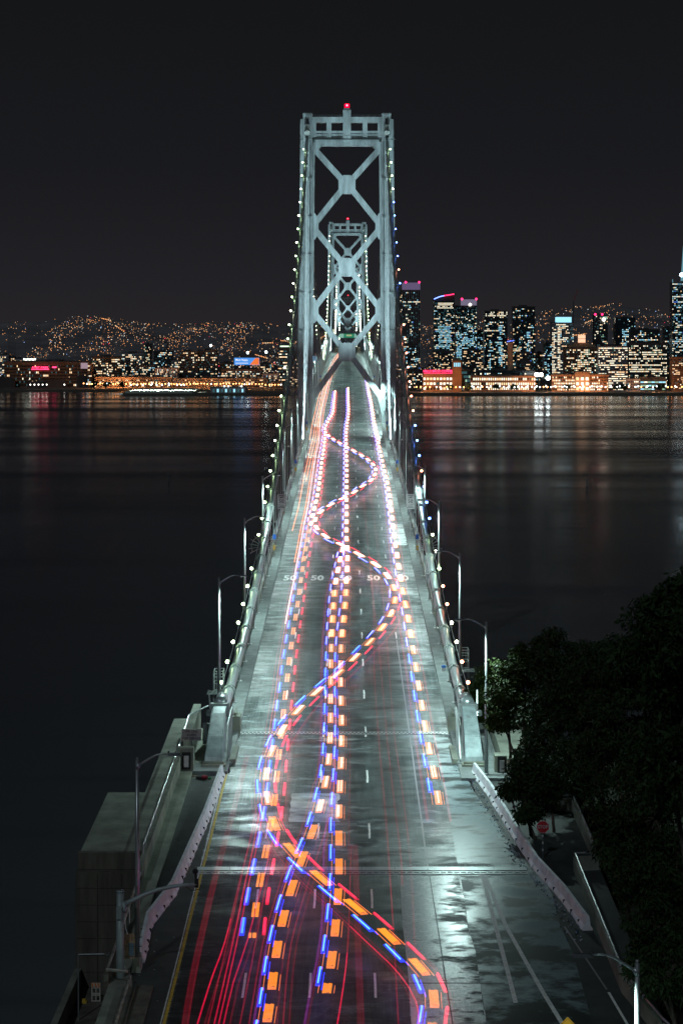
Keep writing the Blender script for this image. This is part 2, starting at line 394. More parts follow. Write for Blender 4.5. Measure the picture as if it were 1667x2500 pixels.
# island ground beneath the approach, right and left
def island():
    b = MB(); nx, ny = 40, 44
    ISL = mat('island_scrub', (0.035, 0.045, 0.025), 0.95, 0, 0.5, 0.3, 0.5)
    def h(X, D):
        base = 47.6+0.0344*D-3.0
        if X > 0: z = base-0.10*max(0, X-16)+1.2*sin(X*0.4+D*0.13)
        else: z = 38.5-0.5*max(0, -X-17)+sin(X*0.3+D*0.2)*0.6
        fall = max(0.0, D-(172 if X > 0 else 126)); z -= fall*1.15
        return max(z, -4)
    for side in (1, -1):
        n0 = len(b.v)
        for j in range(ny+1):
            for i in range(nx+1):
                X = side*((9 if side > 0 else 16.5)+100*(i/nx)**1.3); D = 40+190*j/ny
                b.v.append((X, D, h(X, D)-(1.5 if X < 13 and X > 0 else 0)))
        for j in range(ny):
            for i in range(nx):
                a = n0+j*(nx+1)+i; b.f.append((a, a+1, a+nx+2, a+nx+1)); b.m.append(0)
    struct(b.build('island_ground', ISL)); return h
isl_h = island()

# ------------------------------------------------------------------ road, deck, sidewalks
def ribbon(D0, D1, step, xl, xr, h, m, name, parent=None, sub=1):
    b = MB(); D = D0; rows = []
    ds = []
    while D < D1: ds.append(D); D += step
    ds.append(D1)
    for D in ds:
        a, c = xl(D) if callable(xl) else xl, xr(D) if callable(xr) else xr
        rows.append(len(b.v)); 
        for k in range(sub+1): b.v.append(tuple(RP(a+(c-a)*k/sub, D, h)))
    for i in range(len(ds)-1):
        for k in range(sub):
            p, q = rows[i]+k, rows[i+1]+k; b.f.append((p, p+1, q+1, q)); b.m.append(0)
    o = b.build(name, m)
    if parent: o.parent = parent
    return o
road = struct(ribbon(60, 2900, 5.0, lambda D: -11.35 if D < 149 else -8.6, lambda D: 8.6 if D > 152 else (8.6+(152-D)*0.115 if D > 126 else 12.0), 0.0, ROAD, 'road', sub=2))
acc = struct(ribbon(60, 152, 4.0, 9.5, 16.2, -0.012, ASPH, 'access_road'))
shl = struct(ribbon(60, 149, 4.0, -11.34, lambda D: -9.1, 0.004, ASPH, 'road_shoulder'))
# deck body: stiffening truss of the double deck, slab
dk = MB()
D = 152.0
prev = None
while D < 2800:
    p = [RP(-10.4, D, -0.35), RP(10.4, D, -0.35), RP(10.4, D, -0.9), RP(-10.4, D, -0.9)]
    if prev: dk.hexa(prev, p)
    prev = p; D += 18.28
struct(dk.build('bridge_deck', STEELD))
tr = MB(); D = 160.6
while D < 1930:
    E = D+9.14
    for X in (-10.3, 10.3):
        tr.bar(RP(X, D, -0.6), RP(X, E, -0.6), 0.7, 0.8); tr.bar(RP(X, D, -9.4), RP(X, E, -9.4), 0.7, 0.8)
        tr.bar(RP(X, D, -0.9), RP(X, D, -9.1), 0.5, 0.5)
        tr.bar(RP(X, D, -9.1), RP(X, E, -0.9), 0.4, 0.4)
    tr.box(-10.3, 10.3, D-0.3, D+0.3, zd(D)-1.7, zd(D)-0.95)
    D += 9.14
ld = MB(); D = 160.6; prev = None
while D < 1950:
    p = [RP(-10, D, -7.0), RP(10, D, -7.0), RP(10, D, -7.5), RP(-10, D, -7.5)]
    if prev: ld.hexa(prev, p)
    prev = p; D += 36.56
truss = tag(tr.build('stiffening_truss', STEELD), 'grey steel stiffening truss carrying the bridge deck', 'bridge truss')
ldo = ld.build('lower_deck', STEELD); ldo.parent = truss
# sidewalks with kerb, each side
for sgn in (-1, 1):
    b = MB(); D = 152.0; prev = None
    while D < 2780:
        p = [RP(sgn*8.6, D, 0.0), RP(sgn*8.62, D, 0.24), RP(sgn*9.75, D, 0.26), RP(sgn*9.8, D, -0.3)]
        if sgn < 0: p = p[::-1]
        if prev: b.hexa(prev, p)
        prev = p; D += 9.14
    struct(b.build('sidewalk', WALK))
# expansion joints with steel fingers, children of the road
def ejoint(D, x0, x1, w, tooth):
    b = MB().use(GALV)
    for k in (-w/2, w/2-0.12): b.box(x0, x1, D+k, D+k+0.12, zd(D)-0.02, zd(D)+0.03)
    b.use(BLACK); b.face(RP(x0, D-w/2+.12, 0.008), RP(x1, D-w/2+.12, 0.008), RP(x1, D+w/2-.12, 0.012), RP(x0, D+w/2-.12, 0.012))
    b.use(GALV); x = x0+0.1; k = 0
    while x < x1-0.1:
        if k % 2: b.box(x, x+tooth*0.8, D-w/2+0.12, D+0.12*w, zd(D)-0.01, zd(D)+0.028)
        else: b.box(x, x+tooth*0.8, D-0.12*w, D+w/2-0.12, zd(D)-0.01, zd(D)+0.028)
        x += tooth; k += 1
    o = b.build('expansion_joint'); o.parent = road
ejoint(163.0, -8.6, 8.7, 1.1, 0.16)
ejoint(506.5, -8.6, 8.6, 1.6, 0.4)
b = MB().use(GALV)
for i in range(10):
    x0 = -9.2+i*2.08; b.box(x0, x0+2.05, 125.3, 126.1, zd(125)-0.01, zd(125.6)+0.03)
b.box(-9.2, 11.6, 124.55, 124.72, zd(124.6)-0.02, zd(124.6)+0.035); b.box(-9.2, 11.6, 124.95, 125.12, zd(125)-0.02, zd(125)+0.035)
x = -9.1
while x < 11.5: b.box(x, x+0.10, 124.73, 124.94, zd(124.8)-0.01, zd(124.8)+0.033); x += 0.42
o = b.build('expansion_joint'); o.parent = road
for D in (227.0, 191.3, 263.5, 300, 336, 372, 408, 445, 482, 105.3):
    b = MB(); b.face(RP(-8.6, D, 0.006), RP(8.6, D, 0.006), RP(8.6, D+0.10, 0.008), RP(-8.6, D+0.10, 0.008)); o = b.build('slab_joint', BLACK); o.parent = road
# lane markings
def strip(D0, D1, x0, x1, w, m, name, h=0.008, step=6.0):
    b = MB(); n = max(1, int((D1-D0)/step)); rows = []
    for i in range(n+1):
        D = D0+(D1-D0)*i/n; t = i/n; xx = x0+(x1-x0)*t+0.012*sin(D*1.7)
        b.v += [tuple(RP(xx-w/2, D, h)), tuple(RP(xx+w/2, D, h))]
        if i: k = len(b.v)-4; b.f.append((k, k+1, k+3, k+2)); b.m.append(0)
    o = b.build(name, m); o.parent = road; return o
dashm = None
for X in (-5.15, -1.68, 1.75, 5.3):
    D = 103.2-14.63
    while D < 1150:
        if not (X > 5 and D < 205):
            strip(D, D+3.7, X, X, 0.13, WHITE, 'lane_dash', step=1.3)
        D += 14.63
strip(125.7, 205, 5.36, 5.30, 0.11, SIGNG, 'lane_line')
strip(88, 124.4, 5.60, 5.40, 0.07, STEELD, 'lane_seam')
strip(60, 149.5, -8.93, -8.80, 0.16, YELLOW, 'yellow_edge_line', h=0.012)
strip(60, 149.5, -9.10, -8.97, 0.06, WHITE, 'edge_line_remnant', h=0.012)
strip(102.5, 124.4, 8.95, 8.70, 0.24, WHITE, 'gore_line')
for a, c in (((124.4, 8.85), (114.5, 9.40)), ((114.5, 9.40), (103.8, 10.5)), ((103.8, 10.5), (90, 12.2))):
    strip(c[0], a[0], c[1], a[1], 0.24, WHITE, 'gore_line', h=0.013)
strip(90, 104, 15.0, 13.9, 0.14, WHITE, 'edge_line', h=0.013)
strip(104.4, 114.5, 13.85, 12.75, 0.10, SIGNG, 'edge_line', h=0.013)
def patch(x0, x1, D0, D1, m, h=0.005):
    b = MB(); n = 14; L = [];
    for i in range(n+1):
        D = D0+(D1-D0)*i/n; xr_ = x1(D) if callable(x1) else x1; L.append(((x0+0.04*sin(D*3.1), D), (xr_+0.10*sin(D*1.9)+0.06*sin(D*5.3), D)))
    for i in range(n):
        (a, c), (d, e) = L[i], L[i+1]; b.face(RP(*a, h), RP(*c, h), RP(*e, h), RP(*d, h))
    o = b.build('pavement_patch', m); o.parent = road  # pavement overlays; some hold painted lamp sheen in their colour
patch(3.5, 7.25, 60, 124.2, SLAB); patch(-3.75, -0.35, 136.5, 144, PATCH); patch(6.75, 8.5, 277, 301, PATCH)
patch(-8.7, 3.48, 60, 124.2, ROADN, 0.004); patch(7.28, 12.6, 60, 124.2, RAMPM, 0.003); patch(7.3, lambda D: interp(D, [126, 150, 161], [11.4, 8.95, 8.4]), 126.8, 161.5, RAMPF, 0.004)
# speed figures painted on the lanes
for X in (-6.9, -3.5, -0.02, 3.45, 7.0):
    me = text_mesh('50', 1.0, WHITE, 0.0, bold=0.035)
    me.transform(Matrix.Diagonal((1.62, 5.6, 1, 1)))
    o = child(me, 'painted_50', road); o.location = RP(X, 246.7, 0.012); o.rotation_euler = (math.atan(0.0344), 0, 0)

# ------------------------------------------------------------------ towers
def leg_profile(w, d):
    """stepped cellular section of a tower leg, with fluting"""
    hw, hd = w/2, d/2; p = []
    fl = [(-hw, -hd*0.4), (-hw*0.86, -hd*0.4), (-hw*0.86, -hd*0.62)]
    xs = [-0.80, -0.56, -0.48, -0.26, -0.18, 0.18, 0.26, 0.48, 0.56, 0.80]
    fr = [0.70, 0.84, 1.0, 0.84, 0.70]
    fl.append((hw*xs[0], -hd*0.62))
    for i in range(5):
        x0, x1 = hw*xs[2*i], hw*xs[2*i+1]; fl += [(x0, -hd*fr[i]), (x1, -hd*fr[i])]
        if i < 4: fl += [(x1, -hd*0.48), (hw*xs[2*i+2], -hd*0.48)]
    fl += [(hw*xs[-1], -hd*0.62), (hw*0.86, -hd*0.62), (hw*0.86, -hd*0.4), (hw, -hd*0.4)]
    return fl+[(-x, -y) for x, y in fl]
def make_tower(D, z_off, label, bottom, lit=True):
    """z_off: how far this tower is raised over the nearest one"""
    z0 = z_off
    t = thing('bridge_tower', (0, D, 0), label, 'bridge tower', 'steel towers of the suspension bridge')
    top = 143.4+z0; deck = 65.4+z0
    for s in (-1, 1):
        b = MB(); levels = [(bottom, 11.3, 4.7), (deck-8, 10.85, 3.75), (deck+10, 10.6, 3.65), (93.7+z0, 10.45, 3.6), (115.1+z0, 10.3, 3.5), (134+z0, 10.15, 3.4), (top-1.2, 10.1, 3.4)]
        pf = [leg_profile(w, w*1.5) for _, _, w in levels]; n = len(pf[0])
        for (z, x, w), q in zip(levels, pf):
            for (a, c) in q: b.v.append((s*x+a, c, z))
        for i in range(len(levels)-1):
            for k in range(n):
                k2 = (k+1) % n; b.f.append((i*n+k, i*n+k2, (i+1)*n+k2, (i+1)*n+k)); b.m.append(0)
        b.f.append(tuple((len(levels)-1)*n+k for k in range(n))); b.m.append(0)
        lg = b.build('leg', STEEL, t)
        b = MB(); b.box(-1.5, 1.5, -2.75, -2.5, 0, 0.5); spm = b.mesh('splice_plate', STEEL); z = deck-6
        while z < top-10: child(spm, 'splice_plate', t, (s*(10.8-(z-deck)*0.0095), 0, z)); z += 9.6
        # cap block with arched niche
        c = MB(); cx = s*9.95
        c.box(cx-1.1, cx+1.1, -2.9, 2.9, top-6.5, top+0.2); c.box(cx-1.25, cx+1.25, -3.0, 3.0, top-0.3, top); c.build('leg_cap', STEEL, t)
        c = MB(); c.use(STEELD); c.box(cx-0.35, cx+0.35, -3.02, -2.6, top-2.6, top-1.2); 
        c.use(BAND); c.box(cx-0.75, cx+0.75, -4.6, -2.9, top-4.7, top-3.3); c.prism([(cx-0.75, -4.6, top-3.3), (cx+0.75, -4.6, top-3.3), (cx+0.45, -4.6, top-2.9), (cx-0.45, -4.6, top-2.9)], (0, 1.7, 0))
        c.tube([(cx, -5.4, top-5.1), (cx, -3.0, top-3.9)], [0.65, 0.75], 12); c.build('saddle_hood', None, t)
        # inner flange along the leg where braces meet
        b = MB(); b.bar((s*8.35, -1.2, top-7), (s*9.05, -1.2, deck-2), 0.5, 1.6); b.build('leg_flange', STEEL, t)
    # top portal
    b = MB()
    zt = top-0.6
    for za, zb, y in ((zt-1.35, zt, 1.3), (top-4.85, top-4.15, 1.3), (top-6.3, top-4.95, 1.1)): b.box(-8.9, 8.9, -y, y, za, zb)
    b.build('top_strut', STEEL, t)
    b = MB(); b.box(-9.0, 9.0, -1.35, 1.35, top-7.9, top-6.45); b.build('portal_strut', STEEL, t)
    b = MB(); b.box(-9.3, 9.3, -1.9, 1.9, top-6.42, top-6.3)
    for x in [i*1.5-9 for i in range(13)]: b.bar((x, -1.85, top-6.3), (x, -1.85, top-5.4), 0.05)
    b.bar((-9.3, -1.85, top-5.4), (9.3, -1.85, top-5.4), 0.05); b.bar((-11.8, -1.9, top-6.4), (-9, -1.9, top-6.4), 0.12); b.bar((9, -1.9, top-6.4), (12.4, -1.9, top-6.4), 0.12)
    b.build('maintenance_walkway', STEELD, t)
    for x in (-8.4, -4.55, 4.55, 8.4):
        c = MB(); c.box(x-0.6, x+0.6, -1.42, 1.42, top-6.29, zt-0.02); c.build('portal_post', STEEL, t)
    b = MB(); b.box(-1.0, 1.0, -1.7, 1.7, top-7.0, top+1.1); b.box(-0.82, 0.82, -1.5, 1.5, top+1.1, top+1.5); b.build('centre_pylon', STEEL, t)
    rl = MB(); rl.bar((-8.6, -1.3, zt+0.45), (8.6, -1.3, zt+0.45), 0.06)
    for i in range(12): rl.bar((-8.5+i*1.55, -1.3, zt), (-8.5+i*1.55, -1.3, zt+0.45), 0.05)
    rl.build('top_railing', STEELD, t)
    bc = MB().use(BLACK); bc.tube([(0, 0, top+1.5), (0, 0, top+1.9)], 0.5, 10)
    bc.use(emit('red_beacon_glass', (1.0, 0.0, 0.03), 3)); bc.tube([(0, 0, top+1.9), (0, 0, top+2.8)], 0.62, 12)
    bc.use(emit('red_beacon_core', (1.0, 0.06, 0.08), 14)); bc.ball((0, -0.5, top+2.4), 0.28)
    bc.build('red_beacon', None, t)
    # diagonal bracing
    n1, s1, n2, s2, n3, ft, tp = 125.7+z0, 115.1+z0, 104.7+z0, 93.7+z0, 83.2+z0, 71.6+z0, 135.3+z0
    def arm(z_c, z_s, sgn):
        b = MB(); dz = 1 if z_s > z_c else -1
        a = Vector((sgn*1.3, 0, z_c+dz*1.3)); c = Vector((sgn*8.6, 0, z_s-dz*0.2)); b.bar(a, c, 2.2, 1.45, (0, 1, 0)) if False else None
        d = (c-a).normalized(); nrm = Vector((-d.z, 0, d.x))
        def q(p, y): return [p+nrm*0.72+Vector((0, -y, 0)), p-nrm*0.72+Vector((0, -y, 0)), p-nrm*0.72+Vector((0, y, 0)), p+nrm*0.72+Vector((0, y, 0))]
        b.hexa(q(a, 0.95), q(c, 0.95))
        for off in (-0.58, -0.2, 0.2, 0.58):
            o = nrm*off; b.hexa([a+o+nrm*.07+Vector((0, -1.02, 0)), a+o-nrm*.07+Vector((0, -1.02, 0)), a+o-nrm*.07+Vector((0, -.94, 0)), a+o+nrm*.07+Vector((0, -.94, 0))],
                                [c+o+nrm*.07+Vector((0, -1.02, 0)), c+o-nrm*.07+Vector((0, -1.02, 0)), c+o-nrm*.07+Vector((0, -.94, 0)), c+o+nrm*.07+Vector((0, -.94, 0))])
        b.build('diagonal_brace', STEEL, t)
    for z_c, z_u, z_l in ((n1, tp, s1), (n2, s1, s2), (n3, s2, ft)):
        for sgn in (-1, 1): arm(z_c, z_u, sgn); arm(z_c, z_l, sgn)
    for zc in (n1, n2, n3):
        b = MB(); w, h, c = 2.15, 2.35, 1.25
        b.prism([(-w, -1.1, zc-h+c), (-w+c, -1.1, zc-h), (w-c, -1.1, zc-h), (w, -1.1, zc-h+c), (w, -1.1, zc+h-c), (w-c, -1.1, zc+h), (-w+c, -1.1, zc+h), (-w, -1.1, zc+h-c)], (0, 2.2, 0))
        b.box(-0.85, -0.75, -1.16, -1.1, zc-h, zc+h); b.box(0.75, 0.85, -1.16, -1.1, zc-h, zc+h); b.box(-w+.02, w-.02, -1.15, -1.1, zc-.06, zc+.06)
        b.box(-0.55, 0.55, -1.13, -1.1, zc-h+.1, zc+h-.1)
        b.build('gusset_plate', STEEL, t)
    for zc, hh in ((tp+0.6, 1.6), (s1, 3.3), (s2, 3.2)):
        for sgn in (-1, 1):
            b = MB(); x0, x1 = sgn*8.95, sgn*7.2
            if zc > s1+5: x1 = sgn*6.0
            pts = [(x0, -1.08, zc-hh), (x0+(x1-x0)*.5, -1.08, zc-hh), (x1, -1.08, zc-hh+1.6), (x1, -1.08, zc+hh-(0 if zc > s1+5 else 1.6)), (x0+(x1-x0)*(1 if zc > s1+5 else .5), -1.08, zc+hh), (x0, -1.08, zc+hh)]
            if sgn < 0: pts = pts[::-1]
            b.prism(pts, (0, 2.16, 0)); b.build('gusset_plate', STEEL, t)
    for sgn in (-1, 1):
        b = MB(); pts = [(sgn*8.9, -1.06, ft-4.8), (sgn*8.0, -1.06, ft-0.8), (sgn*7.6, -1.06, ft+1.5), (sgn*8.9, -1.06, ft+2.2)]
        if sgn < 0: pts = pts[::-1]
        b.prism(pts, (0, 2.12, 0)); b.build('gusset_plate', STEEL, t)
    return t
T = [make_tower(506, 0, 'nearest lattice bridge tower with red beacon, tallest in the picture', -8),
     make_tower(1210, 15.9, 'second bridge tower, seen through the nearest one, red beacon on top', -8),
     make_tower(1918, 15.9, 'third bridge tower, small X braces seen inside the second one', -8),
     make_tower(2622, 4.5, 'farthest bridge tower, tiny dark portal under the lowest red beacon', -8)]
# piers under towers
pm = MB()
for D in (506, 1210, 1918, 2622): pm.box(-17, 17, D-9, D+9, -6, 12)
tag(pm.build('tower_pier', CONC), 'concrete piers in the water under the bridge towers', 'pier') if False else None
for i, D in enumerate((506, 1210, 1918, 2622)):
    pm = MB(); pm.box(-17, 17, D-9, D+9, -6, 11.9); tag(pm.build('tower_pier', CONC), 'concrete pier in the water under the %s bridge tower' % ORD[i], 'pier', 'piers under the towers')
pm = MB(); pm.box(-15, 15, 1550, 1580, -6, zd(1564)-1.2); tag(pm.build('centre_anchorage', CONC), 'tall concrete anchorage in mid bay carrying the deck', 'anchorage')

# floodlights on the deck lighting the near tower and the second one
FB = MB(); FB.use(STEELD); FB.box(-0.45, 0.45, -0.25, 0.25, 0.25, 0.85); FB.use(emit('floodlight_lens', (0.8, 0.95, 1), 2.0, False)); FB.box(-0.38, 0.38, 0.26, 0.29, 0.3, 0.8)
fmesh = FB.mesh('floodlight')
def flood(X, D, target, power, label, ang=34):
    o = bpy.data.objects.new('floodlight', fmesh); COL.objects.link(o); o.location = RP(X, D, 0.02); tag(o, label, 'floodlight', 'floodlights for the towers')
    ld_ = bpy.data.lights.new('flood_beam', 'SPOT'); ld_.energy = power; ld_.spot_size = radians(ang*2); ld_.spot_blend = 0.6; ld_.color = (0.66, 0.90, 0.97); ld_.shadow_soft_size = 0.3
    l = bpy.data.objects.new('flood_beam', ld_); COL.objects.link(l); l.location = RP(X, D, 1.0)
    l.rotation_euler = (Vector(target)-Vector(l.location)).to_track_quat('-Z', 'Y').to_euler()
for sgn in (-1, 1):
    sd = 'left' if sgn < 0 else 'right'
    flood(sgn*10.2, 436, (-sgn*2, 506, 124), FLOOD_W*3.0, 'floodlight on the %s deck edge before the nearest tower' % sd, 27)
    flood(sgn*10.2, 1140, (0, 1210, 140), FLOOD_W*3.0, 'floodlight on the %s deck edge before the second tower' % sd, 27)
    flood(sgn*10.2, 1850, (0, 1918, 140), FLOOD_W*2.6, 'floodlight on the %s deck edge before the third tower' % sd, 27)

# ------------------------------------------------------------------ main cables with clamps, hangers and lamps
def cable_z(D):
    if D <= 506: t = D-160; return 54.5+0.0145*t+0.00066*t*t
    if D <= 1210: return 77.9+0.000557*(D-838)**2 if D < 838 else 77.9+0.000557*(D-838)**2
    if D <= 1564: t = 1564-D; return 86.5+0.04*t+0.000436*t*t
    if D <= 1918: t = D-1564; return 86.5+0.04*t+0.000436*t*t
    return 77.9+0.000557*(2290-D)**2
LC = {'g': (0.68, 1.0, 0.50), 'b': (0.10, 0.24, 1.0), 'o': (1.0, 0.30, 0.17), 'w': (1.0, 0.95, 0.65)}
BULB = {k: emit('cable_bulb_'+{'g': 'green_white', 'b': 'blue', 'o': 'orange', 'w': 'warm_white'}[k], c, {'g': 34, 'b': 22, 'o': 22, 'w': 34}[k]) for k, c in LC.items()}
BULBM = {}
for k in LC:
    b = MB().use(GALV); b.bar((0, 0, -0.55), (0, 0, -0.12), 0.06); b.tube([(0, 0, -0.2), (0, 0, -0.1)], 0.1, 8)
    BULBM[k] = b.mesh('lamp')
    b = MB(); b.ball((0, 0, 0), 0.16, 10, 6); BULBM[k+'b'] = b.mesh('bulb', BULB[k], True)
def clampmesh(r):
    b = MB(); b.tube([(0, -0.40, 0), (0, 0.40, 0)], r+0.07, 14); b.tube([(0, -0.46, 0), (0, -0.34, 0)], r+0.12, 14); b.tube([(0, 0.34, 0), (0, 0.46, 0)], r+0.12, 14)
    b.box(-0.14, 0.14, -0.4, 0.4, r+0.03, r+0.18); b.box(-0.14, 0.14, -0.4, 0.4, -r-0.18, -r-0.03)
    return b.mesh('cable_clamp', BAND)
RC = 0.42
CM = clampmesh(RC)
hang_unit = {}
RIGHTCOL = [(165, 182.5, 'o'), (182.5, 186, 'o'), (186, 194, 'w'), (194, 203, 'w'), (203, 221, 'o'), (221, 232, 'g'), (232, 243, 'w'), (243, 250, 'g'), (250, 276, 'b'), (276, 286, 'o'),
            (286, 312, 'b'), (312, 362, 'o'), (362, 398, 'o'), (398, 406, 'b'), (406, 416, 'o'), (416, 463, 'b'), (463, 520, 'g')]
def rcol(D):
    for a, c, k in RIGHTCOL:
        if a <= D < c: return k
    return 'w'
MISS_L = {int(round((d-173.6)/9.14)) for d in (240.8, 340, 358)}
for sgn in (-1, 1):
    side = 'left' if sgn < 0 else 'right'
    t = thing('main_cable', (0, 160, 0), '%s main suspension cable with lamps, running up from the anchorage to the tower tops' % side, 'bridge cable', 'main cables of the bridge')
    X = sgn*10.03; off = Vector((0, -160, 0))
    for a, c in ((161, 504), (508, 1208), (1212, 1562), (1566, 1916), (1920, 2620)):
        n = 60; b = MB()
        ends = 0
        b.tube([Vector((X, a+(c-a)*i/n, cable_z(a+(c-a)*i/n)))+off for i in range(n+1)], RC, 14 if a < 600 else 8); b.build('cable', CABLE, t, True)
    if True:   # hand ropes on the near span
        b = MB()
        for dx in (0.55, 0.75) if False else (0.42, -0.42):
            pts = [Vector((X+dx*1.0, D, cable_z(D)+1.25))+off for D in [163+i*6.0 for i in range(58)]]
            b.tube(pts, 0.022, 4)
        b.build('hand_rope', GALV, t)
    k = 0; D = 173.6; nb = 0
    while D < 1205:
        if abs(D-506) > 6:
            zc = cable_z(D); slope = math.atan((cable_z(D+1)-cable_z(D-1))/2)
            if D < 506 or (D < 900 and k % 2 == 0):
                o = child(CM, 'cable_clamp', t, (X, D-160, zc)); o.rotation_euler = (slope, 0, 0)
            b = MB(); L = zc-zd(D)-0.27
            for dx, dy in ((0.0, -0.14), (0.0, 0.14)) if D < 640 else ((0.0, 0.0),):
                b.tube([(0, dy, 0.02), (0, dy, L-RC)], 0.05 if D < 640 else 0.08, 6)
            if D < 506: b.box(-0.22, 0.22, -0.32, 0.32, 0, 0.05)
            if L > 0.8:
                o = b.build('hanger', GALV, t); o.location = (sgn*9.6 if D < 506 else sgn*9.75, D-160, zd(D)+0.27)
            hidden = (sgn < 0 and k in MISS_L) or (sgn > 0 and 380 < D < 398)
            if not hidden and (D < 500 or D > 512) and (D < 700 or k % 1 == 0):
                c = ('g' if random.random() < 0.85 else 'w') if sgn < 0 else rcol(D) if D < 506 else random.choice('gw')
                if sgn < 0 and D > 506: c = random.choice('gw')
                lm = child(BULBM[c], 'lamp', t, (X+sgn*0.72, D-160, zc+0.75)); child(BULBM[c+'b'], 'bulb', lm, (0, 0, 0))
                br = None
        D += 9.14; k += 1
    # the anchorage-side and centre spans farther off: lamps only
    for a, c in ((1219, 1556), (1572, 1912), (1925, 2600)):
        D = a
        while D < c:
            lm = child(BULBM['w'], 'lamp', t, (X+sgn*0.7, D-160, cable_z(D)+0.75)); bb = child(BULBM['wb'], 'bulb', lm); bb.scale = (2.2, 2.2, 2.2)
            D += 12.8
    # climbing guard: fan of spikes round the cable
    D = 243.5; zc = cable_z(D); b = MB()
    n = 12; ring = []
    for i in range(n+1):
        a = radians(205-230*i/n) if sgn > 0 else radians(-25+230*i/n)
        d = Vector((cos(a), 0, sin(a))); c0 = Vector((X, D-160, zc)); b.bar(c0+d*0.55, c0+d*1.75+Vector((0, -0.5, 0)), 0.04); ring.append(c0+d*1.45+Vector((0, -0.38, 0)))
    for i in range(n): b.bar(ring[i], ring[i+1], 0.05)
    b.build('climbing_guard', GALV, t)

# railing outside each sidewalk
for sgn in (-1, 1):
    side = 'left' if sgn < 0 else 'right'
    t = thing('bridge_railing', (0, 165, 0), 'grey steel railing along the %s edge of the bridge deck' % side, 'railing', 'deck edge railings')
    for a, c in ((165, 504), (508, 1210)):
        b = MB(); b2 = MB(); D = a
        while D < c-1:
            E = min(D+9.14, c)
            for h in (0.62, 0.95, 1.25): b.bar(RP(sgn*9.86, D, h)-Vector((0, 165, 0)), RP(sgn*9.86, E, h)-Vector((0, 165, 0)), 0.07, 0.07)
            b2.bar(RP(sgn*9.9, D, 0.42)-Vector((0, 165, 0)), RP(sgn*9.9, E, 0.42)-Vector((0, 165, 0)), 0.16, 0.4)
            if a < 500:
                for q in range(3):
                    F_ = D+q*3.05
                    if F_ < c: b.bar(RP(sgn*9.9, F_, 0.2)-Vector((0, 165, 0)), RP(sgn*9.9, F_, 1.3)-Vector((0, 165, 0)), 0.07)
            D = E
        b.build('rail', GALV, t); b2.build('kickboard', CONC, t)

# ------------------------------------------------------------------ street lamps
def make_lamp(side, h=11.3, lit=True, D=0):
    """side -1 stands left and reaches right"""
    s = -side
    b = MB(); b.tube([(0, 0, 0), (0, 0, 0.15)], 0.22, 8); b.tube([(0, 0, 0.1), (0, 0, h)], [0.15, 0.09], 10); b.tube([(0, 0, h), (0, 0, h+0.12)], 0.07, 8)
    pole = b.mesh('pole', GALV, True)
    b = MB(); pts = [(0, 0, h-0.35), (s*0.35, 0, h-0.12), (s*0.75, 0, h+0.12), (s*1.05, 0, h+0.27), (s*1.35, 0, h+0.33), (s*1.7, 0, h+0.31)]
    b.tube(pts, [0.065, 0.055, 0.05, 0.045, 0.04, 0.035], 8); b.tube([(-s*0.05, 0, h-0.5), (s*0.12, 0, h-0.2)], 0.11, 8)
    arm = b.mesh('arm', GALV, True)
    b = MB()
    x0, x1 = sorted((s*1.65, s*2.45)); b.hexa([(x0, -.12, h+.22), (x1, -.12, h+.22), (x1, .12, h+.22), (x0, .12, h+.22)], [(x0+.06, -.07, h+.36), (x1-.2, -.07, h+.36), (x1-.2, .07, h+.36), (x0+.06, .07, h+.36)])
    b.tube([(s*1.7, 0, h+.36), (s*1.7, 0, h+.48)], 0.05, 8)
    head = b.mesh('lamp_head', STEELD)
    b = MB(); b.box(min(s*1.85, s*2.3), max(s*1.85, s*2.3), -0.08, 0.08, h+0.213, h+0.219)
    lens = b.mesh('lens', emit('street_lamp_lens', (0.85, 1.0, 0.95), 4, False) if lit else mat('dark_glass', (0.02, 0.02, 0.02), 0.1))
    return pole, arm, head, lens
LM = {}
for side in (-1, 1):
    for lit in (True, False): LM[(side, lit)] = make_lamp(side, lit=lit)
def street_lamp(X, D, side, lit, label, h0=0.2, power=LAMP_W, far=False):
    t = thing('street_lamp', RP(X, D, h0), label, 'street lamp', 'street lamps along the bridge')
    p, a, h, l = LM[(side, lit)]
    child(p, 'pole', t); child(a, 'arm', t); hd = child(h, 'lamp_head', t); child(l, 'lens', hd)
    if lit:
        ld_ = bpy.data.lights.new('lamp_light', 'SPOT'); ld_.energy = power; ld_.color = (0.70, 1.0, 0.96); ld_.spot_size = radians(164); ld_.spot_blend = 0.6; ld_.shadow_soft_size = 0.15
        o = bpy.data.objects.new('lamp_light', ld_); COL.objects.link(o); o.location = RP(X-side*2.1, D, h0+11.3); 
        o.rotation_euler = (0, radians(12)*(-side)*-1, 0)
    return t
street_lamp(-11.05, 107.5, -1, False, 'unlit street lamp standing in the left foreground beside the barrier end', 0.0)
street_lamp(11.3, 75.7, 1, True, 'nearest street lamp, cut by the frame at the bottom right corner of the picture', 0.0, LAMP_W*1.0)
street_lamp(10.62, 148.6, 1, True, 'street lamp beside the right cable anchorage, among leaves', 0.2)
Ls = [171, 213, 258]; Rs = [186, 229, 271]
while Ls[-1] < 1130: Ls.append(Ls[-1]+(44 if abs(Ls[-1]+44-506) > 8 else 58))
while Rs[-1] < 1130: Rs.append(Rs[-1]+(43 if abs(Rs[-1]+43-506) > 8 else 30))
Rs = [500 if abs(d-486) < 4 else d for d in Rs]
for i, D in enumerate(Ls): street_lamp(-10.75, D, -1, True, '%s lit lamp post of the left row counted from the anchorage' % ORD[i], 0.1, LAMP_W*(1.0 if D < 480 else (1.8 if D == 500 else 0.9)))
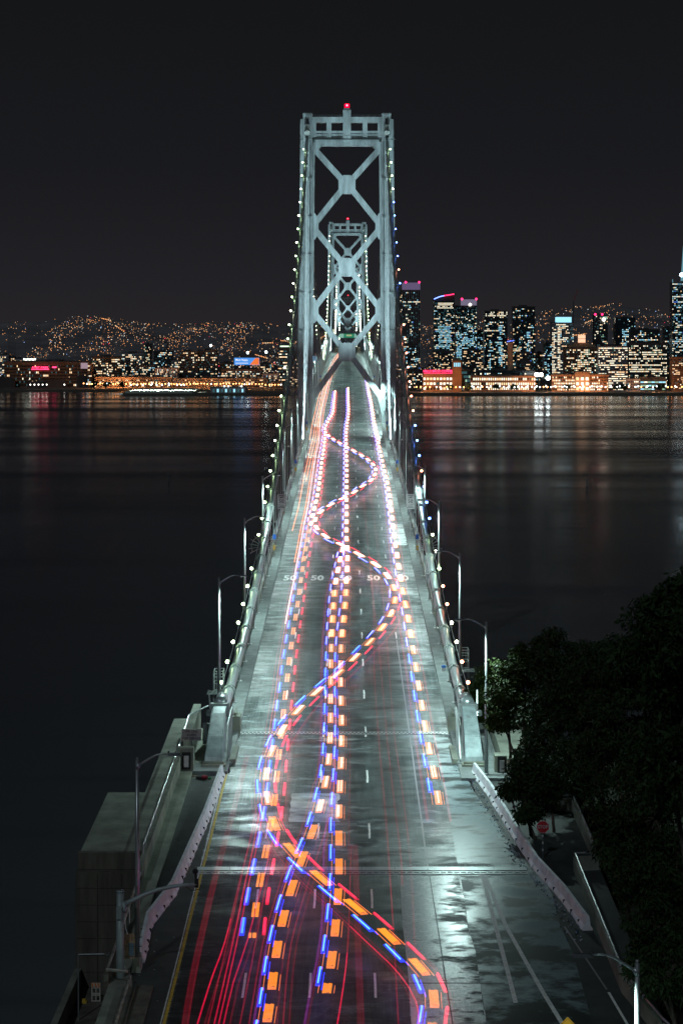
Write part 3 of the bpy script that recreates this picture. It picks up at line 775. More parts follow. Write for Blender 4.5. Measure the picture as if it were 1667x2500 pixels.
for i, D in enumerate(Rs): street_lamp(10.75, D, 1, True, '%s lit lamp post of the right row counted from the anchorage' % ORD[i], 0.1, LAMP_W*(1.0 if D < 480 else (1.8 if D == 500 else 0.9)))

# ------------------------------------------------------------------ anchorages: cable housings, blocks, walls
for sgn in (-1, 1):
    side = 'left' if sgn < 0 else 'right'
    t = thing('cable_anchor_housing', RP(sgn*9.9, 151.5, 0.2), 'riveted steel housing where the %s cable enters the anchorage' % side, 'cable housing', 'cable housings')
    # curved riveted cover plate
    b = MB(); w0, w1 = 0.66, 0.50; prof = [(0.0, 0.1, 0.70), (0.25, 0.6, 0.67), (0.9, 1.1, 0.63), (2.2, 1.75, 0.60), (4.0, 2.4, 0.57), (5.6, 2.95, 0.54), (7.0, 3.2, 0.50), (8.2, 3.1, 0.48)]
    for i in range(len(prof)-1):
        y0, z0, a = prof[i]; y1, z1, c = prof[i+1]
        b.hexa([(-a, y0, 0), (a, y0, 0), (a, y0, z0), (-a, y0, z0)], [(-c, y1, 0), (c, y1, 0), (c, y1, z1), (-c, y1, z1)])
    b.build('cover', STEEL, t)
    b = MB()
    for i in range(len(prof)-1):
        y0, z0, a = prof[i]; y1, z1, c = prof[i+1]
        m = 6
        for q in range(m):
            f = q/m; y = y0+(y1-y0)*f; z = z0+(z1-z0)*f; w = a+(c-a)*f-0.07
            for sx in (-1, 1): b.octa((sx*w, y, z+0.01), 0.035)
    for q in range(8): b.octa((-0.5+q*0.143, 2.2, 1.78), 0.035); b.octa((-0.5+q*0.143, 2.5, 1.90), 0.035)
    stuff(b.build('rivets', STEEL, t))
    b = MB(); b.box(-0.95, 0.95, -0.6, 0.35, 0, 0.16); b.box(-0.8, 0.8, -0.35, 0.2, 0.16, 0.3); b.build('base_plate', CONC, t)
    # slatted guard on the road side
    s = -sgn
    b = MB(); xx = s*1.0
    for z in (0.4, 2.9): b.bar((xx, 0.8, z), (xx, 6.8, z+0.3), 0.06)
    b.bar((xx, 0.8, 0.3), (xx, 3.6, 3.0), 0.07)
    for q in range(14): y = 0.9+q*0.42; b.bar((xx, y, 0.3), (xx, y+0.9, min(3.1, 0.9+q*0.42)), 0.07, 0.03)
    b.build('side_guard', GALV, t)
    b = MB(); b.box(min(s*1.15, s*1.6), max(s*1.15, s*1.6), 1.0, 6.5, -0.1, 0.25); b.build('side_kerb', CONC, t)
    b = MB()
    b.box(-0.75, 0.75, 7.4, 8.0, 2.3, 3.35); b.bar((-0.7, 7.3, 2.4), (-0.95, 8.2, 4.3), 0.1); b.bar((0.7, 7.3, 2.4), (0.75, 8.2, 4.3), 0.1)
    b.tube([(-0.9, 7.3, 2.5), (-0.9, 7.6, 2.7)], 0.2, 8); b.tube([(0.9, 7.3, 2.5), (0.9, 7.6, 2.7)], 0.2, 8)
    b.build('saddle_frame', GALV, t)
    b = MB(); b.tube([(0, 8.0, 3.2), (0, 10.5, 2.6+0.7)], [0.55, RC+0.05], 14); b.build('cable_collar', CABLE, t, True)
    b = MB(); b.box(min(s*0.6, s*1.4), max(s*0.6, s*1.4), 11.2, 13.2, 0, 1.6); b.tube([(s*1.0, 11.0, 1.9), (s*1.0, 13.5, 1.9)], 0.09, 8); b.tube([(s*1.0, 11.0, 1.9), (s*0.6, 11.0, 1.9)], 0.09, 8); b.build('bearing_block', CONC, t)
    # access cage
    c = thing('access_cage', RP(sgn*(11.2), 177 if sgn < 0 else 187, 0.3), 'small steel access cage outside the %s cable' % side, 'access cage', 'access cages')
    b = MB(); w = 0.42; y1 = 1.6; hh = 2.0
    for x in (-w, w):
        for y in (0, y1): b.bar((x, y, -1), (x, y, hh), 0.05)
    for z in (0.1, 0.9, 1.5, hh):
        b.bar((-w, 0, z), (w, 0, z), 0.05); b.bar((-w, y1, z), (w, y1, z), 0.05); b.bar((-w, 0, z), (-w, y1, z), 0.05); b.bar((w, 0, z), (w, y1, z), 0.05)
    for q in range(4): b.bar((-w+q*.28, 0, 0.1), (-w+q*.28, 0, hh), 0.025)
    b.build('frame', GALV, c)
    b = MB(); b.box(-w-.6, w+.6, -.2, y1+.2, -0.06, 0.0); b.build('platform', STEELD, c)

def slab(b, x0, x1, D0, D1, h0, h1):
    """block following the grade between heights h0..h1 above the road"""
    b.hexa([RP(x0, D0, h0), RP(x1, D0, h0), RP(x1, D1, h0), RP(x0, D1, h0)], [RP(x0, D0, h1), RP(x1, D0, h1), RP(x1, D1, h1), RP(x0, D1, h1)])
# left anchorage
t = thing('left_anchorage', (0, 0, 0), 'big stepped concrete anchorage block left of the road, falling to dark water', 'anchorage')
t.name = 'concrete_anchorage'
b = MB(); slab(b, -16.5, -12.55, 125.5, 139.7, -50, 1.2); b.build('block', CONC, t)
b = MB(); slab(b, -13.9, -12.55, 139.703, 163, -50, 1.2); b.build('block', CONC, t)
b = MB(); b.box(-16.7, -12.4, 124.6, 125.6, 2, zd(125.5)+0.1); b.build('front_wall', CONCW, t)
for i in range(9):
    b = MB(); z_ = zd(125.5)-0.9-i*1.05; b.box(-16.69, -12.41, 124.56, 124.598, z_, z_+0.05); b.build('form_joint', CONCW, t)
for x_ in (-15.4, -13.9):
    b = MB(); b.box(x_, x_+0.05, 124.54, 124.555, 30, zd(125.5)); b.build('form_joint', CONCW, t)
b = MB(); b.box(-16.62, -12.5, 125.1, 125.496, zd(125.5)+0.13, zd(125.5)+1.19); b.build('ledge', CONCW, t)
b = MB(); slab(b, -12.52, -10.4, 150, 165, -3, -0.02); slab(b, -12.545, -12.25, 121.5, 152, -6, 1.35)
b.build('parapet', CONC, t)
b = MB(); slab(b, -12.24, -11.36, 96, 150, -2, 0.22); b.build('walkway', CONC, t)
b = MB(); slab(b, -11.9, -8.75, 149.6, 152.2, -0.3, 0.22); slab(b, -10.9, -9.78, 152.2, 166, -0.5, 0.20); b.build('sill', WALK, t)
b = MB(); slab(b, -12.3, -11.7, 152.5, 163, 0.2, 2.4); b.build('service_wall', CONC, t)
b = MB(); slab(b, -12.35, -11.3, 149.8, 150.6, 0.2, 1.9); b.build('niche_block', CONC, t)
b = MB().use(BLACK); b.box(-12.15, -11.5, 149.70, 149.78, zd(150)+0.35, zd(150)+1.6); b.use(SIGNW); b.box(-12.0, -11.65, 149.64, 149.69, zd(150)+0.5, zd(150)+1.35); b.build('panel_box', None, t)
b = MB(); b.tube([(-13.2, 124.5, 30), (-13.2, 124.5, 50.5), (-12.7, 124.5, 51.2)], 0.06, 6); b.tube([(-14.6, 124.5, 30), (-14.6, 124.5, 47.0)], 0.04, 6); b.build('conduit', GALV, t)
b = MB(); b.tube([RP(-12.5, 151, 1.75), RP(-12.5, 124.9, 1.75), RP(-12.5, 124.2, 1.2), RP(-12.5, 124.2, 0.1)], 0.05, 8)
b.tube([RP(-12.5, 151, 1.75), RP(-12.3, 158, 2.6), RP(-10.9, 160, 2.9)], 0.05, 8)
for D in [126+i*3.2 for i in range(8)]: b.tube([RP(-12.5, D, 1.3), RP(-12.5, D, 1.76)], 0.035, 6)
b.build('pipe_rail', GALV, t)
for i in range(4):
    b = MB(); D = 158+i*0.5; slab(b, -11.2+i*0.06, -10.9+i*0.1, D, D+0.35, 0.3, 1.9-i*0.12); b.build('cabinet', GALV, t)

# low parapet wall in the left foreground with its pipe rail
t = thing('foreground_parapet', (0, 0, 0), 'low stained concrete parapet with rusty pipe rail, bottom left foreground', 'parapet wall')
t.name = 'parapet_wall'
b = MB(); slab(b, -12.5, -12.24, 104.5, 122.8, -7, 0.75); b.build('wall', CONCW, t)
b = MB(); b.tube([RP(-12.35, 123.5, 1.0), RP(-12.3, 104.5, 1.0), RP(-11.2, 104.3, 1.0)], 0.09, 8)
for D in (106, 110, 114, 118, 122): b.tube([RP(-12.35, D, 0.7), RP(-12.35, D, 1.0)], 0.05, 6)
b.build('pipe_rail', mat('rusty_pipe', (0.35, 0.33, 0.28), 0.5, 0.3, 0.5, 2.0), t)
b = MB(); slab(b, -11.35, -10.75, 60, 103.6, -7, 0.45); b.build('wall', CONCW, t)
b = MB(); b.tube([RP(-11.0, 103.9, 0.2), RP(-11.0, 103.6, 1.0), RP(-11.0, 70, 1.0)], 0.09, 8); b.build('pipe_rail', MATS['rusty_pipe'], t)
b = MB(); slab(b, -10.74, -9.9, 60, 104.5, -0.1, 0.2); b.build('kerb', CONCW, t)
b = MB(); b.hexa([RP(-11.3, 106.9, 0), RP(-10.8, 106.9, 0), RP(-10.8, 108.1, 0), RP(-11.3, 108.1, 0)], [RP(-11.2, 107, 0.75), RP(-10.9, 107, 0.75), RP(-10.9, 108, 0.75), RP(-11.2, 108, 0.75)]); b.build('lamp_footing', CONC, t)
# lower platform beyond it
b = MB(); b.box(-16.3, -12.5, 95, 124.6, 36, 44.8); tag(b.build('lower_platform', CONCW), 'dark lower concrete platform at the bottom left corner', 'platform')
b = MB(); b.box(-16.75, -16.35, 95, 124.5, 36, 46.0); tag(b.build('platform_wall', CONC), 'pale mossy concrete wall at the left edge of the lower platform', 'wall')
b = MB(); b.tube([(-15.7, 118.5, 48.72), (-14.2, 118.6, 48.72), (-13.95, 118.7, 48.6), (-13.85, 118.9, 48.3), (-13.85, 119, 44.8)], 0.05, 8); b.tube([(-15.7, 118.5, 48.75), (-15.7, 118.5, 44.8)], 0.045, 8)
tag(b.build('handrail', GALV), 'short bent handrail left of the foreground parapet', 'handrail')
# A-frame barricade
t = thing('barricade', (-15.1, 121.9, 44.8), 'white barricade with orange stripes on the lower platform, bottom left', 'barricade')
BW = mat('barricade_plastic', (0.62, 0.58, 0.50), 0.6, 0, 0.2, 3); BO = mat('orange_reflective', (0.75, 0.20, 0.03), 0.5)
b = MB()
for x in (-0.27, -0.02, 0.22): b.box(x, x+0.06, 0, 0.05, 0, 1.1)
for z in (0.0, 0.36, 0.46, 0.80, 0.88): b.box(-0.265, 0.275, 0.005, 0.045, z, z+0.06)
b.build('frame', BW, t)
b = MB().use(BW); b.box(-0.28, 0.28, -0.03, 0.0, 0.88, 1.15); b.use(BO)
for q in (-0.22, -0.02, 0.16): b.prism([(q, -0.04, 0.89), (q+0.10, -0.04, 0.89), (q+0.0+0.02, -0.04, 1.14), (q-0.08, -0.04, 1.14)][::-1], (0, 0.008, 0))
b.build('striped_board', None, t)
b = MB(); b.box(-0.05, 0.28, 0, 0.4, 0, 0.10); b.box(0.0, 0.2, 0.1, 0.3, 0.10, 0.22); o = tag(b.build('sandbag', mat('yellow_cloth', (0.6, 0.4, 0.05), 0.8)), 'small yellow bag lying left of the barricade', 'bag'); o.location = (-15.9, 121.5, 44.8)

# mast arm with camera, bottom left
t = thing('camera_mast', RP(-11.75, 105.6, -0.5), 'grey mast with long curved arm and dome camera reaching over the left shoulder', 'camera mast')
MG = mat('mast_grey_green', (0.30, 0.36, 0.36), 0.45, 0.2, 0.15, 2)
b = MB(); b.tube([(0, 0, -1), (0, 0, 5.25)], [0.24, 0.19], 14); b.tube([(0, 0, 5.25), (0, 0, 5.33)], 0.22, 14); b.build('pole', MG, t, True)
b = MB(); A = [(0.15, 0, 4.55), (0.6, 0, 4.78), (1.3, 0, 5.12), (2.0, 0, 5.38), (2.8, 0, 5.55), (3.5, 0, 5.64), (4.05, 0, 5.66)]; b.tube(A, [0.14, 0.135, 0.125, 0.115, 0.10, 0.09, 0.085], 12); b.box(0.1, 0.32, -0.2, 0.2, 4.2, 4.75); b.build('arm', MG, t, True)
b = MB(); b.box(-0.17, 0.12, -0.34, -0.2, 3.9, 4.55); b.build('control_box', MG, t)
b = MB(); b.box(3.95, 4.15, -0.08, 0.08, 5.5, 5.95); b.tube([(4.02, 0, 5.9), (3.98, 0, 6.25)], 0.06, 8); b.ball((3.98, 0, 6.35), 0.16, 10, 6); b.tube([(3.7, 0, 5.75), (3.5, 0.05, 5.5), (3.8, 0, 5.32), (4.2, 0, 5.4), (4.3, 0, 5.65)], 0.02, 5); b.build('dome_camera', BLACK, t)
b = MB(); b.tube([(0.25, 0, 4.3), (0.28, 0, 3.4), (0.4, 0, 3.0)], 0.025, 5); b.tube([(0.5, 0, 4.4), (0.5, 0, 3.6)], 0.025, 5); b.build('hanging_cable', SIGNW, t)
# plywood board between mast and lamp
t = thing('plywood_board', RP(-11.36, 106.2, 1.0), 'patched plywood sign back fixed between camera mast and street lamp', 'board')
b = MB(); b.box(-0.31, 0.0, 0, 0.03, 0.0, 1.35); b.box(0.005, 0.32, 0, 0.03, 0.0, 1.35); b.build('board', PLY, t)
b = MB().use(mat('slate_patch', (0.10, 0.16, 0.20), 0.6)); b.box(0.0, 0.28, -0.012, -0.002, 0.18, 0.85); b.use(STEELD); b.box(-0.33, 0.7, -0.04, -0.014, 0.12, 0.16); b.box(-0.33, 0.7, -0.04, -0.014, 0.66, 0.70); b.box(0.3, 0.72, -0.04, -0.014, 1.15, 1.19); b.build('brackets', None, t)

# ------------------------------------------------------------------ concrete barriers (each unit a thing)
def barrier(p0, p1, label):
    a = Vector(p0); c = Vector(p1); d = (c-a); L = d.length; n = d.normalized(); x = n.cross(Vector((0, 0, 1))).normalized(); up = x.cross(n).normalized()
    t = thing('concrete_barrier', a, label, 'concrete barrier', 'white concrete barriers beside the road')
    pf = [(-0.30, 0), (-0.30, 0.07), (-0.17, 0.28), (-0.09, 0.82), (0.09, 0.82), (0.17, 0.28), (0.30, 0.07), (0.30, 0)]
    b = MB(); g = 0.03
    # small chips along the toe
    N = 14; rows = []
    for i in range(N+1):
        f = g/L+(1-2*g/L)*i/N; rows.append(len(b.v)); ch = random.choice((0, 0, 0, 0.05, -0.03))
        for (u, v) in pf: b.v.append(tuple(n*(L*f)+x*(u+(ch*(1 if u > 0 else -1) if v < 0.1 else 0))+up*(v)))
    k = len(pf)
    for i in range(N):
        for j in range(k): j2 = (j+1) % k; b.f.append((rows[i]+j, rows[i]+j2, rows[i+1]+j2, rows[i+1]+j)); b.m.append(0)
    b.f.append(tuple(rows[0]+j for j in range(k))[::-1]); b.f.append(tuple(rows[N]+j for j in range(k))); b.m += [0, 0]
    b.build('body', KRAIL, t)
    for f in (0.2, 0.5, 0.8):
        for sx in (-1, 1):
            q = MB(); c0 = n*(L*f)+x*(sx*0.24)+up*0.16; q.bar(c0-n*0.025, c0+n*0.025, 0.12, 0.24, up); q.build('lifting_slot', BLACK, t)
def barrier_run(pts, side, hoff=0.0):
    k = 0; total = 0
    for i in range(len(pts)-1): total += max(1, round((Vector(pts[i+1])-Vector(pts[i])).length/6.1))
    for i in range(len(pts)-1):
        a, c = Vector(pts[i]), Vector(pts[i+1]); m = max(1, round((c-a).length/6.1))
        for q in range(m):
            barrier(a+(c-a)*q/m, a+(c-a)*(q+1)/m, '%s white concrete barrier of the %s row counted from the bottom of the picture' % (ORD[k], side)); k += 1
barrier_run([RP(-11.02, 108.4), RP(-11.2, 114.6), RP(-10.3, 120.6), RP(-9.5, 137), RP(-9.15, 149.2)], 'left', 0)
barrier_run([RP(14.0, 113.8), RP(13.25, 119.9), RP(12.2, 125.8), RP(11.5, 133), RP(10.6, 143.6), RP(9.8, 149.8)], 'right', 0)
# gutter litter and gravel along the right barrier
b = MB(); GL = [mat('glass_litter', (0.5, 0.55, 0.6), 0.2), mat('blue_litter', (0.05, 0.12, 0.25), 0.4), mat('dark_grit', (0.04, 0.04, 0.04), 0.9)]
for i in range(420):
    D = random.uniform(112, 152); xb = interp(D, [112, 114, 120, 126, 133, 144, 150], [13.9, 13.8, 13.1, 12.0, 11.3, 10.4, 9.6])-0.35
    p = RP(xb-abs(random.gauss(0, 0.35)), D, 0.0); r = random.uniform(0.012, 0.06); b.use(random.choice(GL)); b.octa((p.x, p.y, p.z+r*0.6), r)
for i in range(120):
    D = random.uniform(100, 150); p = RP(random.uniform(-11.2, -9.3), D, 0.0); r = random.uniform(0.01, 0.04); b.use(random.choice(GL)); b.octa((p.x, p.y, p.z+r*0.6), r)
for i in range(160):
    D = random.uniform(100, 240); p = RP(random.uniform(-8.3, 8.3), D, 0.0); r = random.uniform(0.01, 0.028); b.use(GL[0]); b.octa((p.x, p.y, p.z+r*0.6), r)
tag(b.build('road_litter'), 'scattered grit, glass and litter along the gutters', 'litter', kind='stuff')
# heap of rags and a plank behind the left barrier
b = MB().use(mat('red_rag', (0.3, 0.02, 0.04), 0.8)); b.ball((0, 0, 0.12), 0.28, 8, 5, 0.6); b.use(BLACK); b.ball((-0.35, 0.1, 0.1), 0.35, 8, 5, 0.4); b.use(mat('green_rag', (0.03, 0.3, 0.12), 0.8)); b.ball((0.4, -0.1, 0.08), 0.16, 7, 4, 0.5)
o = tag(b.build('rag_heap'), 'heap of black, red and green rags behind the left barriers', 'rubbish'); o.location = RP(-10.35, 148.2, 0)
b = MB(); b.box(-0.5, 0.5, -0.08, 0.08, 0, 0.06); o = tag(b.build('plank', PLY), 'short wooden plank lying behind the left barriers', 'plank'); o.location = RP(-11.2, 148.9, 0.0)

# ------------------------------------------------------------------ right side of the approach
t = thing('concrete_anchorage', (0, 0, 0), 'pale green concrete anchorage block behind the trees on the right', 'anchorage')
b = MB(); slab(b, 11.9, 14.1, 150.5, 163, -50, 1.2); b.build('block', CONC, t)
b = MB(); slab(b, 12.2, 14.6, 148.8, 150.4, -30, 1.35); b.build('niche_block', CONC, t)
b = MB().use(BLACK); b.box(11.5, 12.15, 149.2, 149.3, zd(149)+0.1, zd(149)+1.4); b.use(SIGNG); b.box(11.65, 12.0, 149.12, 149.19, zd(149)+0.3, zd(149)+1.15); b.build('panel_box', None, t)
b = MB(); slab(b, 11.3, 12.19, 149.31, 150.4, 0, 1.45); b.build('niche_block', CONC, t)
b = MB(); slab(b, 8.7, 14.2, 147.6, 152, -0.6, 0.2); slab(b, 9.82, 11.8, 152, 166, -0.6, 0.18); b.build('sill', WALK, t)
b = MB(); b.tube([RP(11.5, 160, 0.9), RP(11.5, 150.5, 0.9)], 0.04, 6); b.tube([RP(11.5, 160, 0.5), RP(11.5, 150.5, 0.5)], 0.03, 6); b.build('pipe_rail', GALV, t)
def rail_wall(pts, label, hw=0.85, hr=1.0):
    t = thing('parapet_wall', (0, 0, 0), label, 'parapet wall')
    for i in range(len(pts)-1):
        (x0, d0), (x1, d1) = pts[i], pts[i+1]
        b = MB(); a = RP(x0, d0, 0); c = RP(x1, d1, 0); n = (c-a).normalized(); x = n.cross(Vector((0, 0, 1))).normalized()*0.12
        b.hexa([a-x-Vector((0, 0, 2)), a+x-Vector((0, 0, 2)), a+x+Vector((0, 0, hw)), a-x+Vector((0, 0, hw))], [c-x-Vector((0, 0, 2)), c+x-Vector((0, 0, 2)), c+x+Vector((0, 0, hw-0.002*i)), c-x+Vector((0, 0, hw-0.002*i))]); b.build('wall', CONC, t)
        b = MB(); b.tube([a+Vector((0, 0, hr+.08)), c+Vector((0, 0, hr+.08))], 0.06, 8)
        k = max(1, int((c-a).length/3))
        for q in range(k+1): p = a+(c-a)*q/k; b.bar(p+Vector((0, 0, hw-.05)), p+Vector((0, 0, hr+.08)), 0.06)
        b.build('pipe_rail', GALV, t)
rail_wall([(13.85, 150), (13.9, 139.5), (16.05, 139.4), (16.1, 125.6), (14.6, 125.4), (14.7, 104), (15.7, 97.5), (19.0, 84)], 'grey parapet wall with pipe rail stepping round the right access road')
def stop_sign():
    t = thing('stop_sign', RP(12.8, 127.9, 0), 'red octagonal stop sign on a striped post behind the right barriers', 'stop sign')
    b = MB().use(STEELD); b.box(-0.045, 0.045, -0.03, 0.03, 0, 2.4); b.use(SIGNW)
    for z in (0.5, 0.95, 1.4): b.box(-0.05, 0.05, -0.037, -0.031, z, z+0.14)
    b.build('post', None, t)
    def oc(r, y): return [(r*cos(radians(22.5+45*k)), y, 2.05+r*sin(radians(22.5+45*k))) for k in range(8)]
    b = MB().use(SIGNW); b.prism(oc(0.43, -0.06), (0, 0.02, 0)); b.use(RED); b.prism(oc(0.395, -0.064), (0, 0.004, 0)); b.build('plate', None, t)
    me = text_mesh('STOP', 0.30, SIGNW, 0.003, bold=0.006, sx=0.92); me.transform(Matrix.Translation((0, -0.07, 2.05)) @ UP); child(me, 'lettering', t)
stop_sign()
t = thing('street_sign', (pX(1353, 140), 140, zd(140)), 'teal street name board on two posts half hidden behind the leaves', 'street sign')
for x_ in (-0.7, 0.7): b = MB(); b.box(x_-0.04, x_+0.04, 0.02, 0.08, 0, 2.6); b.build('post', STEELD, t)
b = MB(); b.box(-0.85, 0.85, -0.02, 0.02, 2.05, 2.6); b.build('board', mat('teal_sign_sheet', (0.02, 0.22, 0.22), 0.4), t)
# yellow diamond sign at the bottom edge
t = thing('warning_sign', RP(10.45, 92, 0), 'yellow diamond warning sign with black arrow at the bottom edge, right of the middle', 'warning sign')
b = MB(); b.box(-0.04, 0.04, 0.0, 0.06, -0.2, 2.0); b.build('post', GALV, t)
b = MB(); YS = mat('yellow_sign_sheet', (0.85, 0.40, 0.02), 0.5); b.use(BLACK)
def dia(r, y): return [(0, y, 2.53-r), (r, y, 2.53), (0, y, 2.53+r), (-r, y, 2.53)]
b.use(YS).prism(dia(0.66, -0.03), (0, 0.03, 0)); b.use(BLACK).prism(dia(0.60, -0.034), (0, 0.004, 0)); b.use(YS).prism(dia(0.575, -0.038), (0, 0.004, 0)); b.build('plate', None, t)
b = MB(); b.prism([(-0.05, -0.044, 2.15), (0.05, -0.044, 2.15), (0.05, -0.044, 2.55), (0.13, -0.044, 2.55), (0, -0.044, 2.82), (-0.13, -0.044, 2.55), (-0.05, -0.044, 2.55)], (0, 0.006, 0)); b.build('arrow', BLACK, t)
# call box sign, left
t = thing('call_box_sign', RP(-11.55, 151.2, 0.2), 'grey sign reading USE CALL BOXES FOR SERVICE beside the left anchorage', 'sign')
b = MB(); b.box(-0.04, 0.04, 0.02, 0.08, 0, 2.5); b.build('post', STEELD, t)
b = MB(); b.box(-0.75, 0.75, -0.02, 0.02, 1.95, 2.82); b.build('plate', SIGNG, t)
me = text_mesh('USE CALL\nBOXES\nFOR SERVICE', 0.235, BLACK, 0.003, bold=0.004, lh=1.15); me.transform(Matrix.Translation((0, -0.026, 2.38)) @ UP); child(me, 'lettering', t)
# speed limit signs, call boxes
for sgn in (-1, 1):
    side = 'left' if sgn < 0 else 'right'
    t = thing('speed_limit_sign', RP(sgn*9.15, 283, 0.25), 'white speed limit 50 sign on the %s side of the deck' % side, 'speed sign', 'speed limit signs')
    b = MB(); b.box(-0.04, 0.04, 0.03, 0.09, 0, 6.2); b.build('post', GALV, t)
    b = MB(); b.box(-0.58, 0.58, -0.02, 0.02, 4.75, 6.2); b.box(-0.58, 0.58, -0.02, 0.02, 4.1, 4.7); b.build('plate', SIGNW, t)
    for tx, sz, z in (('SPEED', 0.30, 5.98), ('LIMIT', 0.30, 5.7), ('50', 0.72, 5.18), ('RADAR\nENFORCED', 0.2, 4.4)):
        me = text_mesh(tx, sz, BLACK, 0.003, bold=0.006); me.transform(Matrix.Translation((0, -0.026, z)) @ UP); child(me, 'lettering', t)
    for i, D in enumerate((264, 371, 470, 590, 700)):
        t = thing('call_box', RP(sgn*9.45, D, 0.25), '%s yellow call box with blue plate on the %s side of the deck' % (ORD[i], side), 'call box', 'call boxes on the hangers')
        b = MB(); b.box(-0.16, 0.16, -0.14, 0.1, 0.9, 1.5); b.build('box', mat('call_box_yellow', (0.65, 0.38, 0.03), 0.5), t)
        b = MB(); b.box(-0.2, 0.2, -0.03, 0.0, 2.3, 2.95); b.build('plate', mat('call_box_blue', (0.03, 0.13, 0.5), 0.5), t)
        b = MB(); b.box(-0.03, 0.03, 0, 0.05, 0, 2.95); b.build('post', GALV, t)
b = MB().use(SIGNW); b.box(-0.18, 0.18, -0.12, 0.12, 0, 0.3); b.use(mat('blue_print', (0.05, 0.2, 0.6), 0.5)); b.box(-0.182, 0.182, -0.122, 0.122, 0.3, 0.52)
o = tag(b.build('bucket_box'), 'small blue and white carton standing on the right sidewalk', 'carton'); o.location = RP(9.3, 187.5, 0.26); o.rotation_euler = (0, 0, 0.3)
# overhead green signs far along the bridge
t = thing('sign_gantry', RP(0, 1500, 0), 'green overhead road sign gantry far along the bridge', 'sign gantry')
GS = emit('green_sign_lit', (0.03, 0.30, 0.17), 0.7); GS2 = emit('pale_green_sign_lit', (0.30, 0.62, 0.50), 0.7); YL = emit('sign_amber_panel', (0.55, 0.62, 0.30), 0.7)
b = MB(); b.bar((-9.3, 0, 0), (-9.3, 0, 10.4), 0.5); b.bar((9.3, 0, 0), (9.3, 0, 10.4), 0.5); b.bar((-9.3, 0.4, 8), (9.3, 0.4, 8), 0.4); b.bar((-9.3, 0.4, 9.6), (9.3, 0.4, 9.6), 0.4); b.build('frame', GALV, t)
for x0, x1, m in ((-8.6, -3.0, GS2), (-2.8, 4.6, GS), (4.8, 8.8, GS2)): b = MB(); b.box(x0, x1, -0.1, 0.1, 7.2, 10.3); b.build('sign_panel', m, t)
b = MB(); b.box(-1.2, 3.0, -0.16, -0.11, 8.4, 9.6); b.build('sign_panel', YL, t)

# ------------------------------------------------------------------ trees and shrubs
LEAFD = mat('eucalyptus_leaves', (0.030, 0.055, 0.020), 0.6, 0, 0.5, 1.5, spec=0.12); LEAFL = mat('lit_olive_leaves', (0.026, 0.044, 0.007), 0.6, 0, 0.5, 1.5, spec=0.15)
BARK = mat('eucalyptus_bark', (0.075, 0.06, 0.045), 0.85, 0, 0.5, 1.2, 0.4, (3, 3, 0.6))
def leaf_cloud(rng, clumps, n_per, L=0.30, W=0.055, droop=0.65):
    v = []; f = []
    for (c, r) in clumps:
        for _ in range(int(n_per*min(1.6, r*r*0.9+0.2))):
            while True:
                d = Vector((rng.uniform(-1, 1), rng.uniform(-1, 1), rng.uniform(-1, 1)))
                if 0.15 < d.length < 1: break
            p = c+Vector((d.x*r, d.y*r, d.z*r*0.75))
            a = Vector((rng.gauss(0, 1), rng.gauss(0, 1), rng.gauss(-droop*1.6, 0.7))).normalized()
            s = a.cross(Vector((rng.gauss(0, 1), rng.gauss(0, 1), rng.gauss(0, 1)))).normalized()
            l = L*rng.uniform(0.6, 1.5); w = W*rng.uniform(0.7, 1.4); k = len(v)
            v += [tuple(p), tuple(p+a*l*0.45+s*w), tuple(p+a*l), tuple(p+a*l*0.45-s*w)]; f.append((k, k+1, k+2, k+3))
    return v, f
def tree(base, crown, label, seed, n_per=190, leafm=None, group='eucalyptus trees on the right'):
    """base: foot; crown: list of (centre, radius) big lobes"""
    rng = random.Random(seed); base = Vector(base)
    t = thing('eucalyptus_tree', base, label, 'tree', group)
    top = Vector((0, 0, 0))
    for c, r in crown: top += Vector(c)
    top = top/len(crown)-base; fork = top*0.45; fork.z = max(top.z*0.35, 1.5)
    b = MB(); b.tube([(0, 0, -1), fork*0.5+Vector((0.2, 0, 0)), fork], [0.42, 0.34, 0.28], 9); b.build('trunk', BARK, t, True)
    clumps = []; tw = MB()
    for c, r in crown:
        c = Vector(c)-base; lim = MB(); mid = (fork+c)/2+Vector((rng.uniform(-.8, .8), rng.uniform(-.8, .8), -0.6))
        lim.tube([fork*0.92, mid, c], [0.2, 0.12, 0.05], 7); lim.build('limb', BARK, t, True)
        nsub = int(16+r*r*5)
        for _ in range(nsub):
            while True:
                d = Vector((rng.uniform(-1, 1), rng.uniform(-1, 1), rng.uniform(-1, 1)))
                if 0.25 < d.length < 1: break
            p = c+d*r*(0.75+0.35*rng.random()); clumps.append((p, rng.uniform(0.35, 0.85)))
            if rng.random() < 0.6:
                q = (c+p)/2+Vector((0, 0, -0.3)); tw.tube([c+(p-c)*0.1, q, p], [0.05, 0.03, 0.012], 4, False)
    tw.build('twigs', BARK, t, kind='stuff')
    v, f = leaf_cloud(rng, clumps, n_per)
    me = bpy.data.meshes.new('crown'); me.from_pydata(v, [], f); me.materials.append(leafm or LEAFD)
    o = child(me, 'crown', t); o['kind'] = 'stuff'
    return t
def P(px, py, D): return px_at(px, py, D)
tree((14.6, 146, 46), [(P(1235, 1700, 146), 1.7), (P(1260, 1630, 147), 1.6), (P(1300, 1720, 147), 1.9), (P(1310, 1620, 148), 2.0), (P(1225, 1760, 146), 0.9), (P(1300, 1830, 146), 1.2)], 'leafy eucalyptus beside the right lamp post with yellow green lit leaves', 1, 200, LEAFL)
